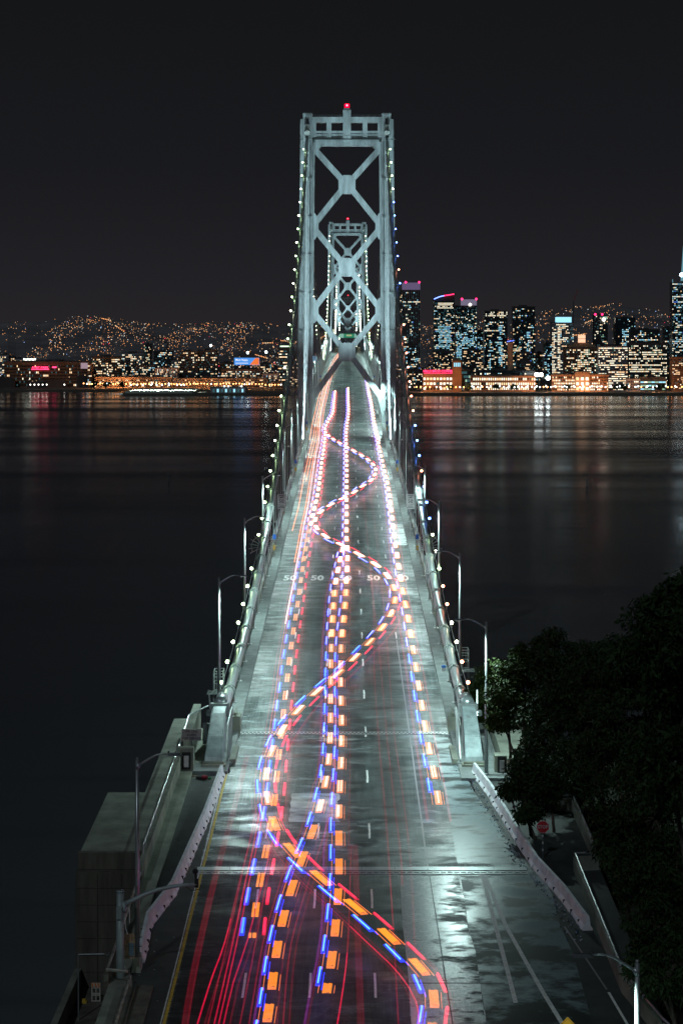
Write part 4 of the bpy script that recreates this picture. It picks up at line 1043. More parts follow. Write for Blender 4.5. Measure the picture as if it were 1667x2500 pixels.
tree((19, 142, 44), [(P(1370, 1620, 142), 2.6), (P(1420, 1680, 141), 2.6), (P(1340, 1750, 141), 2.2), (P(1440, 1760, 140), 2.6), (P(1370, 1860, 138), 2.0), (P(1440, 1880, 137), 2.2)], 'wide dark eucalyptus in the middle of the right bank with a flat top', 2)
tree((21, 118, 43), [(P(1480, 1650, 124), 2.6), (P(1560, 1620, 122), 2.6), (P(1540, 1760, 121), 2.4), (P(1620, 1720, 120), 2.6), (P(1480, 1820, 121), 1.9), (P(1600, 1860, 119), 2.3)], 'dark eucalyptus with bare pale limbs right of the wide flat one', 3)
tree((15.2, 133, 45.5), [(P(1275, 1900, 134), 1.3), (P(1310, 1950, 134), 1.3), (P(1290, 1850, 135), 1.2), (P(1340, 1900, 134), 1.4), (P(1285, 1985, 132), 0.35), (P(1245, 1930, 134), 0.3)], 'small drooping eucalyptus overhanging the right barriers above the stop sign', 4, 150)
tree((19.5, 80, 42), [(P(1600, 1530, 76), 1.5), (P(1665, 1480, 75), 1.7), (P(1680, 1560, 74), 2.0), (P(1600, 1640, 76), 1.6), (P(1680, 1720, 75), 1.9), (P(1640, 1860, 75), 1.7)], 'nearest tall dark tree rising along the right edge of the picture', 5, 150)
tree((19, 104, 43), [(P(1520, 1960, 108), 1.9), (P(1600, 2000, 106), 2.1), (P(1560, 2120, 104), 1.9), (P(1650, 2150, 103), 2.2), (P(1500, 2050, 108), 1.2)], 'dark tree right of the parapet, level with the stop sign', 6, 150)
tree((19.5, 96, 43), [(P(1600, 2260, 98), 1.6), (P(1650, 2350, 96), 1.8), (P(1580, 2350, 98), 1.0)], 'low dark tree with thin stems behind the bottom right lamp', 7, 150)
tree((13.2, 166, 44), [(P(1160, 1700, 168), 0.9), (P(1180, 1660, 168), 0.9), (P(1190, 1740, 168), 1.3), (P(1215, 1700, 166), 1.3)], 'small round tree right behind the right cable near its lower end', 8, 170, LEAFL)
# ground cover lower right
rng = random.Random(11); v = []; f = []
cl = []
for _ in range(900):
    D = rng.uniform(78, 150); X = rng.uniform(16.6, 34) if D < 110 else rng.uniform(17.0, 34); cl.append((Vector((X, D, isl_h(X, D)+rng.uniform(0, 0.9))), rng.uniform(0.35, 0.7)))
v, f = leaf_cloud(rng, cl, 90, 0.28, 0.05, 0.0)
me = bpy.data.meshes.new('undergrowth'); me.from_pydata(v, [], f); me.materials.append(LEAFD); o = bpy.data.objects.new('undergrowth', me); COL.objects.link(o); tag(o, 'dark undergrowth covering the right bank below the trees', 'undergrowth', kind='stuff')

# ------------------------------------------------------------------ light trails of the traffic (long exposure)
def crom(pts, n=8):
    out = []
    P_ = [pts[0]]+list(pts)+[pts[-1]]
    for i in range(1, len(P_)-2):
        a, b, c, d = P_[i-1], P_[i], P_[i+1], P_[i+2]
        for k in range(n):
            t = k/n; out.append(tuple(0.5*((2*b[j])+(-a[j]+c[j])*t+(2*a[j]-5*b[j]+4*c[j]-d[j])*t*t+(-a[j]+3*b[j]-3*c[j]+d[j])*t**3) for j in range(3)))
    out.append(tuple(pts[-1])); return [Vector(p) for p in out]
class Path:
    def __init__(s, px, h):
        w = [px_road(x, y, h) for x, y in px]; 
        if w[0].y < w[-1].y: w = w[::-1]
        s.p = crom(w); s.s = [0.0]
        for i in range(1, len(s.p)): s.s.append(s.s[-1]+(s.p[i]-s.p[i-1]).length)
        s.L = s.s[-1]; s.i = 0
    def at(s, d):
        d = max(0, min(s.L, d)); lo, hi = 0, len(s.s)-1
        while hi-lo > 1:
            m = (lo+hi)//2
            if s.s[m] <= d: lo = m
            else: hi = m
        t = (d-s.s[lo])/max(1e-6, s.s[hi]-s.s[lo]); p = s.p[lo].lerp(s.p[hi], t); q = (s.p[hi]-s.p[lo]).normalized(); return p, q
def bar_along(b, path, s0, s1, off, w, hgt, n=None, dz=0.0, y_off=0.0):
    n = n or max(1, int((s1-s0)/3)+1); prev = None
    for i in range(n+1):
        p, d = path.at(s0+(s1-s0)*i/n); x = Vector((d.y, -d.x, 0)).normalized()*-1
        c = p+x*off+Vector((0, 0, dz)); q = [c-x*w/2, c+x*w/2, c+x*w/2+Vector((0, 0, hgt)), c-x*w/2+Vector((0, 0, hgt))]
        if prev: b.hexa(prev, q)
        prev = q
ORANGE_N = glow('amber_flash_near', (1.0, 0.26, 0.008), 0.55); ORANGE_M = glow('amber_flash_mid', (1.0, 0.32, 0.11), 0.62); ORANGE_W = glow('amber_flash_white_core', (1.0, 0.72, 0.55), 0.75); ORANGE_F = glow('amber_flash_far', (1.0, 0.52, 0.42), 2.2)
ORANGE_E = glow('amber_flash_edge', (1.0, 0.22, 0.04), 0.55)
BLUE_C = glow('blue_flash_core', (0.10, 0.40, 1.0), 1.1); BLUE_CF = glow('blue_flash_core_far', (0.28, 0.30, 1.0), 1.7); BLUE_E = glow('blue_flash_halo', (0.01, 0.03, 1.0), 0.9)
PALEB = glow('pale_blue_flash', (0.08, 0.36, 1.0), 0.65)
REDC = glow('red_flash_core', (1.0, 0.02, 0.06), 0.8); REDE = glow('red_flash_halo', (1.0, 0.0, 0.05), 0.35)
def flash_trail(px, label, h, off, period_scale=1.0, red=True, amber_w=0.46, blue=True, pale=False, group='flashing light trails left by patrol cars', gap=False, tailx=0.0):
    path = Path(px, h)
    org = path.at(path.L)[0]; t = thing('light_trail', (0, 0, 0), label, 'light trail', group)
    s = 0.6
    while s < path.L-0.5:
        p, d = path.at(s); D = p.y
        per = interp(D, [100, 120, 180, 250, 600, 1100], [4.6, 6.2, 8.2, 9.8, 11.2, 14])*period_scale; l = per*0.46
        m = ORANGE_N if D < 133 else (ORANGE_M if D < 235 else ORANGE_F)
        e = min(s+l, path.L); b = MB().use(m)
        if pale and D < 290:
            m2 = ORANGE_M if D > 150 else ORANGE_N; b = MB().use(m2)
            for o_, w_ in ((-amber_w*0.28, amber_w*0.3), (amber_w*0.22, amber_w*0.42)): bar_along(b, path, s, e, o_, w_, 0.05)
        else:
            k = 5; ww = amber_w/k
            if D < 235:
                for q in range(k):
                    b.use(m if (D < 133 or (q*3+int(s)) % 5 > (2 if D < 180 else 1) or q in (0, 4)) else ORANGE_W)
                    bar_along(b, path, s+0.12*((q*7) % 3)/3, e-0.15*((q*5) % 4)/4, -amber_w/2+ww*(q+0.5), ww*0.86, 0.05)
            else: bar_along(b, path, s, e, 0, amber_w, 0.06)
            b.use(ORANGE_E); bar_along(b, path, s+0.3, min(e+0.5, path.L), -amber_w*0.95, 0.03, 0.03); bar_along(b, path, s+0.3, min(e+0.5, path.L), amber_w*0.8, 0.03, 0.03)
            bar_along(b, path, e+0.02, min(e+0.35, path.L), 0, amber_w*0.95, 0.02)
            if D > 200: bar_along(b, path, s-0.1, e+0.1, 0, amber_w*1.35, 0.02, dz=-0.05)
        b.build('amber_flash', None, t)
        s2, e2 = s+per*0.5, min(s+per*0.98, path.L)
        if s2 < path.L-0.4:
            if blue:
                b = MB().use(PALEB if pale and D < 300 else (BLUE_C if D < 200 else BLUE_CF)); wb_ = 0.11 if pale else (0.065 if D < 260 else 0.15); bar_along(b, path, s2, e2, -off, wb_, 0.05)
                b.use(BLUE_E); bar_along(b, path, s2-0.1, e2+0.35, -off, wb_+0.16, 0.02, dz=-0.03)
                if D < 200 and not pale: bar_along(b, path, s2+0.5, e2+0.7, -off+0.22, 0.05, 0.02, dz=-0.1)
                b.build('blue_flash', None, t)
            if red:
                b = MB().use(REDC); bar_along(b, path, s2, e2, off, 0.075 if not pale else 0.13, 0.05)
                b.use(REDE); bar_along(b, path, s2, e2+0.3, off, 0.2, 0.02, dz=-0.03); b.build('red_flash', None, t)
        s += per
A_ = [(818, 954), (817, 965.5), (815, 982), (813, 1003.8), (810, 1012.7), (803.8, 1024), (797, 1037), (793, 1052), (806, 1067), (834, 1084.6), (855.6, 1096.6), (883.8, 1112.7), (901, 1124.7), (914, 1139), (917, 1150), (913, 1162), (904, 1174), (880, 1190),
      (857, 1206.5), (822, 1224), (795, 1240), (776, 1257), (768.6, 1274), (776, 1293), (803, 1315), (837, 1332), (881, 1356.5), (920, 1380.6), (948, 1408.7), (963, 1438.7), (963, 1470), (949, 1507.8), (919.4, 1548), (877, 1593.8),
      (827.8, 1642), (760, 1701), (701, 1765), (665, 1831), (650, 1896), (656, 1962.5), (679, 2030), (732, 2097), (814, 2170.6), (903.7, 2245), (985, 2321), (1044, 2386.7), (1060.4, 2445.6), (1053, 2510)]
C_ = [(794, 1060), (790, 1096.6), (786.5, 1116.7), (783, 1144.8), (779.8, 1174), (774, 1212), (765, 1250.6), (755.7, 1296), (746, 1345.7), (737, 1400.7), (728, 1464.7), (722.8, 1500), (716.8, 1537.6), (711, 1578), (705, 1621), (700.5, 1666.6),
      (694.6, 1714.5), (689.5, 1765), (683.7, 1817), (678, 1873.7), (672.4, 1935.7), (665, 1989), (652.5, 2062), (638.6, 2134), (626.5, 2205.7), (616, 2290)]
B_ = [(849.7, 946), (850, 971), (851, 991), (851, 1006), (849, 1024), (847, 1034), (845, 1056.7), (845, 1082), (846, 1145), (845.7, 1201), (845.7, 1278.8), (845, 1308), (847.6, 1333.7), (848, 1362), (847, 1394), (845, 1428), (842.8, 1465), (838.7, 1507.8),
      (834, 1555), (831.4, 1608), (831.4, 1672.6), (833.5, 1741), (833.8, 1817), (830.7, 1898), (827, 1985), (827.4, 2071), (827, 2149.6), (822, 2228), (815, 2299.7), (807, 2361.5), (797, 2425)]
G_ = [(838, 1335), (832, 1357.8), (826.7, 1383), (821, 1410.9), (816.9, 1439), (814, 1469.5), (812, 1501.7), (810, 1535.7), (808.9, 1574.5), (808, 1613), (807.5, 1655), (807, 1697.7), (807, 1744), (806, 1796), (803, 1850.6), (795, 1908), (781, 1970), (762.8, 2031.6),
      (736.8, 2099), (711, 2172), (689.6, 2250.6), (673.6, 2336), (661, 2434), (648, 2520)]
D_ = [(893, 918), (895.5, 930), (898, 942.5), (901, 960), (905.8, 981), (909.6, 1005), (913.5, 1032.5), (920, 1063), (926.6, 1098), (935, 1136.8), (944.6, 1177), (951.5, 1222.5), (957.4, 1268), (963, 1316), (970.8, 1369.9), (980.5, 1430.7), (986.8, 1463.5),
      (993.8, 1498.6), (1006.6, 1577), (1020.4, 1666.6), (1028.5, 1718), (1037, 1772), (1047.6, 1833.8), (1060.8, 1899.7), (1071.5, 1965)]
flash_trail(A_, 'trail of amber, blue and red flashes weaving in wide S curves across all lanes', 1.5, 0.62, 0.95)
flash_trail(C_, 'trail of paired pale orange and light blue flashes in the second lane from the left', 1.5, 0.60, 0.92, pale=True)
flash_trail(B_, 'straight trail of amber and blue flashes down the middle lane', 1.5, 0.52, 0.95, red=False)
flash_trail(G_, 'trail of amber and blue flashes leaving the middle lane towards the bottom left', 1.5, 0.50, 0.93, red=False)
flash_trail(D_, 'trail of amber and blue flashes in the right lane, ending short of the near joint', 1.5, 0.50, 1.0, red=False)

TR = {'hot': (glow('tail_trail_hot', (1.0, 0.42, 0.42), 0.85), 0.15), 'bright': (glow('tail_trail_bright', (1.0, 0.0, 0.065), 0.22), 0.07), 'mid': (glow('tail_trail_mid', (1.0, 0.01, 0.07), 0.085), 0.07),
      'faint': (glow('tail_trail_faint', (1.0, 0.01, 0.08), 0.035), 0.09), 'wide': (glow('tail_trail_wide', (1.0, 0.01, 0.06), 0.026), 0.26), 'purple': (glow('tail_trail_purple', (0.55, 0.03, 0.55), 0.09), 0.12), 'fire': (glow('tail_trail_fire', (1.0, 0.28, 0.10), 0.7), 0.13)}
def tail(px, kinds, label, h=0.9):
    path = Path(px, h); t = thing('tail_light_trail', (0, 0, 0), label, 'light trail', 'red tail light trails')
    for kind, off, s0, s1 in kinds:
        m, w = TR[kind]; b = MB(); bar_along(b, path, path.L*s0, path.L*s1, off, w, 0.03, n=max(8, int(path.L*(s1-s0)/3)))
        o = b.build('streak', m, t)
E1 = [(790, 930), (794.8, 940)]; 
tail([(840, 853), (829, 862), (822, 880), (814, 900), (806, 920), (800, 940), (794, 965.5), (787, 993.6), (783, 1016.5), (781, 1037), (778.7, 1075), (771, 1110), (764, 1152.9), (757.5, 1195.7), (750.5, 1241), (742, 1281), (732.4, 1335), (724.4, 1377.9), (717.7, 1415.4), (705, 1478.7), (693, 1546.6), (681, 1621.7),
      (672.7, 1690), (664, 1745), (656, 1800), (649, 1860), (641.5, 1945), (632, 1994), (615, 2083.7), (598, 2160), (582, 2240), (560, 2340), (535, 2450), (520, 2515)],
     [('hot', 0, 0, 0.90), ('bright', 0, 0.9, 1), ('bright', 0.22, 0, 1), ('mid', -0.3, 0.0, 1), ('fire', 0.6, 0, 0.86), ('fire', -0.35, 0, 0.86), ('mid', 1.25, 0.7, 1)], 'strongest white and red tail light streak down the left lanes to the bottom edge')
tail([(835, 856), (821, 872), (812, 890), (802, 915), (794.8, 935), (788.5, 955), (783, 974), (779.5, 990), (774.4, 1014), (769, 1038), (764.6, 1068), (755, 1108), (743, 1162), (735, 1205), (728.4, 1240), (720, 1272), (709.6, 1312), (700, 1350)],
     [('fire', 0, 0, 0.975), ('fire', 0.5, 0, 0.9), ('bright', -0.35, 0, 0.93), ('fire', -0.75, 0.0, 0.8), ('mid', 0.8, 0, 0.93)], 'orange red streaks in the leftmost lane, ending above the painted figures')
tail([(604, 1844), (578.6, 1948.5), (549, 2060), (515, 2189), (474.7, 2371.5), (450, 2520)], [('wide', 0, 0, 1), ('faint', 0.12, 0, 1), ('faint', -0.15, 0, 1)], 'wide pale red streak nearest the yellow edge line')
tail([(666.6, 2050), (644, 2142.6), (603.5, 2299.7), (571, 2395), (543, 2515)], [('bright', 0, 0, 1), ('faint', 0.3, 0, 1)], 'bright red streak second from the left at the bottom edge')
tail([(640, 1960), (598, 2100), (552, 2291), (517.5, 2387.5), (478, 2515)], [('mid', 0, 0, 1), ('bright', 0, 0.6, 1), ('faint', 0.35, 0, 1)], 'red streak leaning to the bottom left, bright only in its lowest part')
tail([(820, 1888.5), (810.5, 1967), (787, 2050), (748, 2170.7), (714, 2288.5), (700, 2386.7), (690, 2515)], [('mid', 0, 0, 1), ('faint', 0.3, 0.2, 1), ('faint', -0.3, 0.3, 1)], 'pink red streak curving between the two lower amber trails')
tail([(857, 2064), (851.8, 2246), (846, 2344.6), (835, 2428.8), (821, 2515)], [('mid', 0, 0, 1), ('bright', 0, 0.65, 1)], 'red streak right of the middle amber trail, brightest at the bottom edge')
tail([(864.4, 2064), (870, 2246), (879, 2515)], [('wide', 0, 0, 1), ('faint', 0.18, 0, 1)], 'broad faint red streak just right of the middle lane')
tail([(882, 1167), (886.7, 1200), (896, 1309), (904.8, 1406), (912, 1503), (914, 1650), (925.5, 1818), (939.6, 1972.7), (949, 2099), (961, 2288.5), (973, 2515)], [('mid', 0, 0, 1)], 'long thin red streak, left one of the three in the fourth lane')
tail([(902, 1355), (913, 1478.7), (925, 1587.8), (931, 1650), (945, 1804), (962, 1958.6), (978.9, 2099), (984, 2260)], [('mid', 0, 0, 0.95)], 'long thin red streak, middle one of the three in the fourth lane')
tail([(899, 1167), (903.6, 1200), (917, 1297), (930, 1418), (942, 1539), (950.8, 1650), (962, 1790), (981.7, 1930.6), (1001, 2099), (1012, 2300), (1018, 2400)], [('mid', 0, 0, 0.9), ('faint', 0, 0.9, 1)], 'long thin red streak, right one of the three in the fourth lane')
tail([(888, 925), (894.5, 960), (902, 1020), (910.6, 1075), (929, 1174), (938, 1240), (944.8, 1297), (954.5, 1394), (969, 1491), (981, 1578), (991.5, 1650), (1007, 1770.6), (1023.7, 1882.9), (1042, 2005)], [('mid', 0, 0, 1), ('mid', 0.1, 0.5, 1)], 'red streak on the left of the right lane flash trail')
tail([(904, 950), (908, 976), (924, 1061.8), (948, 1163.6), (961.5, 1249), (974.9, 1321.6), (988, 1415), (1005.4, 1503), (1024.8, 1607), (1033.6, 1650), (1057, 1790), (1082.7, 1916.6), (1098, 2006)], [('mid', 0, 0, 1), ('mid', 0.08, 0.45, 1)], 'red streak on the right of the right lane flash trail')
tail([(856, 965), (858, 1010), (853, 1050), (852, 1140), (854, 1240), (855, 1320), (857, 1400), (853, 1540), (850, 1650), (854, 1818), (852.6, 1972.7), (851, 2099)], [('mid', 0, 0, 0.6), ('faint', 0, 0.6, 1)], 'thin red streak right beside the middle lane flash trail')
tail([(812, 950), (808, 990), (797, 1030), (785, 1080), (772, 1150), (768, 1215), (778, 1262)], [('bright', 0, 0, 0.8)], 'short red streak left of the upper start of the weaving trail')
tail([(826, 955), (822, 985), (819, 1010), (811, 1040), (804, 1080), (793, 1150), (785, 1210), (778, 1250), (768.4, 1304), (756, 1381.8), (746.6, 1454.5), (737, 1539), (727, 1612), (720, 1700), (708.7, 1815.8), (699.7, 1930.6), (693, 2007)], [('mid', 0, 0, 1), ('faint', 0.12, 0, 1)], 'thin red streak right of the pale orange flash trail')
tail([(836, 1300), (828, 1340), (812, 1390), (797.5, 1442), (790, 1515), (783, 1636), (781, 1818), (765.6, 1925), (736.7, 2032.7), (706, 2099), (694.7, 2134), (661, 2246), (641, 2330.6), (611, 2515)], [('mid', 0, 0, 0.75), ('purple', 0.12, 0.2, 1), ('mid', -0.1, 0.75, 1)], 'purple pink streak left of the trail leaving the middle lane')
tail([(820, 1700), (816, 1860), (800, 1990), (791.5, 2050), (787, 2232.4), (776, 2330.6), (756.4, 2428.8), (741, 2515)], [('purple', 0, 0, 1), ('faint', 0.15, 0.3, 1)], 'faint purple streak left of the middle lane flashes near the bottom')
tail([(839, 960), (838, 1010), (832, 1060), (832, 1140), (833, 1240), (831, 1300)], [('purple', 0, 0, 1), ('mid', 0, 0, 0.5)], 'violet streak left of the middle lane flashes in the far half')
tail([(803, 1083), (832.9, 1099), (867.7, 1115), (897, 1134), (909, 1150), (910, 1165)], [('mid', 0, 0, 1)], 'faint red curve inside the farthest bend of the weaving trail')
tail([(926, 1150), (928, 1172), (907.9, 1192), (873, 1213), (838, 1228), (811.4, 1242), (790, 1260), (782, 1285)], [('mid', 0, 0, 1)], 'faint red curve leading into the left bend of the weaving trail')
tail([(764, 1290), (768.6, 1305.6), (800.7, 1332), (846, 1353.8), (889, 1380.6), (929, 1412), (948.5, 1449.6), (944.8, 1485), (930, 1520)], [('mid', 0, 0, 1), ('faint', 0.15, 0, 1)], 'red curve inside the large right bend of the weaving trail')
tail([(965, 1400), (981, 1449.6), (981, 1491), (969, 1527), (944.8, 1558.7), (908.5, 1597.5), (860, 1646), (798, 1700), (752, 1752), (706, 1825), (680, 1892), (677, 1943), (690, 2012), (729, 2076)], [('mid', 0, 0, 1), ('wide', 0.1, 0.2, 0.8), ('bright', 0, 0.85, 1)], 'red streak following the outside of the weaving trail down to the crossing')
tail([(665, 1790), (650, 1823.5), (627, 1879.6), (622, 1930.6), (624.5, 1981.6), (640, 2025), (672, 2082), (717, 2134), (776, 2190), (832, 2240.8), (896.7, 2302.5), (957, 2359), (996.5, 2409), (1019, 2456.8), (1022, 2520)], [('mid', 0, 0, 1), ('bright', 0, 0.75, 1), ('faint', 0.25, 0.3, 1), ('faint', -0.2, 0.3, 1)], 'long red curve sweeping under the weaving trail to the bottom right')
tail([(960, 2290), (1020, 2330), (1066.6, 2375.5), (1091.9, 2428.8), (1101, 2515)], [('mid', 0, 0, 1), ('faint', 0.15, 0, 1)], 'red curve on the right of the last bend of the weaving trail')
tail([(787, 1190), (795, 1220), (803, 1240)], [('mid', 0, 0, 1)], 'short red tick between the left lanes beyond the bend')

# ------------------------------------------------------------------ the city
WC = [emit('window_warm', (1.0, 0.66, 0.36), 1.5), emit('window_white', (1.0, 0.92, 0.70), 1.6), emit('window_cool', (0.35, 0.78, 1.0), 1.25), emit('window_green', (0.55, 0.95, 0.70), 0.6), emit('window_blue', (0.10, 0.25, 1.0), 0.9), emit('window_dim', (0.12, 0.34, 0.38), 0.30)]
WG = mat('dark_window_glass', (0.02, 0.025, 0.03), 0.15)
DK = mat('dark_facade', (0.05, 0.05, 0.055), 0.7, 0, 0.3, 0.05); BR = mat('brick_facade', (0.22, 0.12, 0.07), 0.85, 0, 0.3, 0.1); PALE = mat('pale_facade', (0.32, 0.30, 0.32), 0.8, 0, 0.2, 0.1)
TAN = mat('tan_facade', (0.30, 0.20, 0.13), 0.85, 0, 0.2, 0.1); GLS = mat('glass_facade', (0.03, 0.045, 0.055), 0.25, 0, 0.3, 0.05)
def building(x0, x1, yt, D, label, wall=DK, cols=10, fl=3.6, lit=0.35, mix=(0.5, 0.3, 0.15, 0.05, 0, 0), zones=None, yb=None, depth=30, cat='building', ww=0.62, wh=0.55, root=None, dim=0.12, rowrun=0.0, stripes=False, group=None):
    if fl < 4.3: cols = max(3, int(cols*1.2)); fl = fl*0.9
    rng = random.Random(int(x0*31+yt*7+D)); X0, X1 = pX(x0, D), pX(x1, D); zt = pZ(yt, D); zb = 3.9 if yb is None else pZ(yb, D)
    t = root or thing('building', ((X0+X1)/2, D, zb), label, cat, group)
    o0 = Vector(t.location)
    b = MB(); b.box(X0-o0.x, X1-o0.x, D-o0.y, D+depth-o0.y, zb-o0.z, zt-o0.z); b.build('wall', wall, t)
    b = MB(); b.box(X0-o0.x-.3, X1-o0.x+.3, D-.3-o0.y, D+depth+.3-o0.y, zt-o0.z+0.01, zt-o0.z+1.0)
    b.box((X0+X1)/2-o0.x-(X1-X0)*.2, (X0+X1)/2-o0.x+(X1-X0)*.15, D+depth*.3-o0.y, D+depth*.7-o0.y, zt-o0.z+1.0, zt-o0.z+3.5); b.build('roof', DK, t)
    nf = max(1, int((zt-zb-2)/fl)); w = MB(); cw = (X1-X0)/cols; tot = sum(mix)
    side_cols = max(2, int(depth/cw)) if cw > 0.5 else 2
    if not zones: zones = []
    for j in range(nf):
        z = zb+1.5+j*fl; run = rng.random() < rowrun; rowm = None
        pm_ = None
        for i in range(cols):
            u, v_ = (i+.5)/cols, (j+.5)/nf; p = lit*(0.72 if lit < 0.55 else 1); mx = mix; bs = 1.0; dimp = dim
            for (ua, ub, va, vb, pp, mm) in zones:
                if ua <= u <= ub and va <= v_ <= vb: p, mx = pp, mm
            if run: p = 0.85
            if pm_ is not None and rng.random() < 0.35: on = pm_ >= 0
            else: on = rng.random() < p
            if on:
                r = rng.random()*sum(mx); k = 0
                while r > mx[k]: r -= mx[k]; k += 1
                w.use(WC[k]); pm_ = k
            elif rng.random() < dimp: w.use(WC[5]); pm_ = -1
            else: w.use(WG); pm_ = -1
            a = X0+cw*(i+.5-ww/2); c = X0+cw*(i+.5+ww/2)
            w.box(a-o0.x, c-o0.x, D-0.25-o0.y, D-0.01-o0.y, z+fl*(.5-wh/2)-o0.z, z+fl*(.5+wh/2)-o0.z)
    w.build('windows', None, t, kind='stuff')
    if stripes:
        s = MB()
        for i in range(0, cols+1, stripes): s.box(X0+cw*i-.45-o0.x, X0+cw*i+.45-o0.x, D-.6-o0.y, D-.26-o0.y, zb-o0.z, zt-o0.z)
        s.build('mullions', PALE, t)
    return t
cyan = (0.0, 0.18, 0.75, 0.12, 0.03, 0)
CT = []
def redlamp(t, px, py, D, m=None, r=2.2):
    b = MB(); p = px_at(px, py, D)-Vector(t.location); b.ball(p, r, 6, 4); b.build('roof_light', m or emit('red_roof_light', (1, 0.02, 0.12), 5, False), t)
def crown(t, x0, x1, y0, y1, D, m, name='crown', depth=26):
    b = MB(); o0 = Vector(t.location); b.box(pX(x0, D)-o0.x, pX(x1, D)-o0.x, D-0.4-o0.y, D+depth-o0.y, pZ(y1, D)-o0.z, pZ(y0, D)-o0.z); b.build(name, m, t)
t = building(982, 1025.4, 708, 3900, 'tall tower with pale blank crown and thin vertical fins beside the right cable', DK, 14, 4.0, 0.16, (0.3, 0.3, 0.3, 0.1, 0.02, 0), stripes=2, rowrun=0.06, dim=0.15)
crown(t, 982, 1025.4, 690, 707.5, 3900, emit('violet_lit_crown', (0.12, 0.09, 0.17), 1.0, False)); redlamp(t, 990, 689, 3900); redlamp(t, 1023, 689, 3900)
building(974, 981.5, 709, 3960, 'dark narrow tower slab behind the finned tower', DK, 3, 4, 0.12)
building(985, 1015, 840, 3600, 'mid rise with cool lit rows in front of the finned tower', DK, 9, 3.6, 0.30, (0.3, 0.3, 0.4, 0, 0, 0))
building(972, 1032, 905, 3520, 'low dark block at the foot of the finned tower', DK, 14, 3.6, 0.28, (0.5, 0.3, 0.2, 0, 0, 0))
t = building(1058.7, 1108.8, 735, 3700, 'glass tower with sloping blue and red lit roof line', GLS, 17, 3.2, 0.30, (0.25, 0.45, 0.2, 0.08, 0.03, 0), zones=[(0.2, 0.8, 0.22, 0.72, 0.75, cyan), (0.2, 0.95, 0.92, 1.0, 0.8, (0.2, 0.8, 0, 0, 0, 0)), (0.0, 1.0, 0.72, 0.92, 0.22, (0.4, 0.4, 0.2, 0, 0, 0))], dim=0.3)
o0 = Vector(t.location); b = MB(); b.hexa([px_at(1058.7, 734.8, 3700)-o0, px_at(1108.8, 734.8, 3700)-o0, px_at(1108.8, 734.8, 3700)-o0+Vector((0, 25, 0)), px_at(1058.7, 734.8, 3700)-o0+Vector((0, 25, 0))], [px_at(1058.7, 731, 3700)-o0, px_at(1108.8, 720, 3700)-o0, px_at(1108.8, 720, 3700)-o0+Vector((0, 25, 0)), px_at(1058.7, 731, 3700)-o0+Vector((0, 25, 0))]); b.build('sloping_crown', DK, t)
b = MB().use(emit('blue_neon', (0.15, 0.25, 1.0), 5, False)); b.bar(px_at(1059, 730, 3699)-o0, px_at(1072, 724.5, 3699)-o0, 1.5); b.bar(px_at(1072, 724.5, 3699)-o0, px_at(1083, 722, 3699)-o0, 1.5); b.use(emit('red_neon', (1, 0.02, 0.1), 5, False)); b.bar(px_at(1083, 722, 3699)-o0, px_at(1108, 718, 3699)-o0, 1.5); b.build('roof_neon', None, t)
t = building(1111.5, 1163, 747, 3720, 'glass tower with grey crown and white lamp, blue lit middle floors', GLS, 18, 3.2, 0.32, (0.3, 0.45, 0.2, 0.05, 0, 0), zones=[(0.05, 1.0, 0.3, 0.62, 0.8, cyan), (0, 1, 0.62, 0.78, 0.35, cyan)], dim=0.3)
crown(t, 1126, 1163, 731, 745.5, 3720, emit('lilac_lit_crown', (0.17, 0.15, 0.22), 1.0, False)); redlamp(t, 1127, 730, 3720); redlamp(t, 1162, 730, 3720); redlamp(t, 1147, 743.5, 3718, emit('white_roof_light', (1, 0.85, 0.7), 14, False), 2.6)
building(1165, 1177.5, 808.7, 3800, 'slim small tower with cyan strips between the big ones', DK, 5, 3.4, 0.5, cyan)
building(1181.5, 1237.8, 759.4, 3650, 'dark tower with bright bands at its top and broken vertical strips', GLS, 15, 3.4, 0.27, (0.35, 0.4, 0.15, 0.12, 0, 0), zones=[(0.05, 1, 0.93, 1, 0.75, (0.1, 1, 0, 0, 0, 0)), (0.6, 0.75, 0.3, 0.8, 0.9, cyan), (0.2, 0.28, 0.1, 0.65, 0.8, cyan)], rowrun=0.05, dim=0.12)
building(1251.5, 1305.5, 749, 3650, 'dark tower with blue edge lights right of the banded one', GLS, 15, 3.4, 0.20, (0.4, 0.3, 0.25, 0.1, 0.08, 0), zones=[(0.62, 0.75, 0.25, 0.7, 0.6, cyan), (0.0, 0.3, 0.45, 0.55, 0.8, (0.3, 0.5, 0, 0.3, 0, 0))], dim=0.12)
building(1057.6, 1107, 856, 3560, 'brown apartment block with warm windows before the sloping roof tower', DK, 16, 3.2, 0.34, (0.75, 0.2, 0.05, 0, 0, 0))
building(1128.7, 1179, 853.5, 3560, 'brown apartment block with warm windows right of the brick clock tower', DK, 16, 3.2, 0.34, (0.75, 0.2, 0.05, 0, 0, 0))
building(1181, 1250, 905, 3540, 'low dark block below the banded tower', DK, 16, 3.2, 0.06, (0.5, 0.4, 0.1, 0, 0, 0))
building(1262, 1293, 860, 3560, 'dark block with two small groups of warm windows', DK, 9, 3.4, 0.18, (0.9, 0.1, 0, 0, 0, 0))
t = thing('smokestack', (pX(1245, 3480), 3480, 3.9), 'plain brown square tower between the two dark glass towers', 'tower'); b = MB(); b.box(-4.3, 4.3, 0, 8, 0, pZ(838, 3480)-4); b.box(-4.7, 4.7, -.4, 8.4, pZ(838, 3480)-4, pZ(836.5, 3480)-4); b.build('shaft', TAN, t)
b = MB()
for i in range(5): b.ball((-5+i*2.6, -1, pZ(833.5, 3480)-4+0.4*i), 0.8, 6, 4)
b.build('blue_lights', emit('blue_roof_light', (0.1, 0.15, 1), 5, False), t)
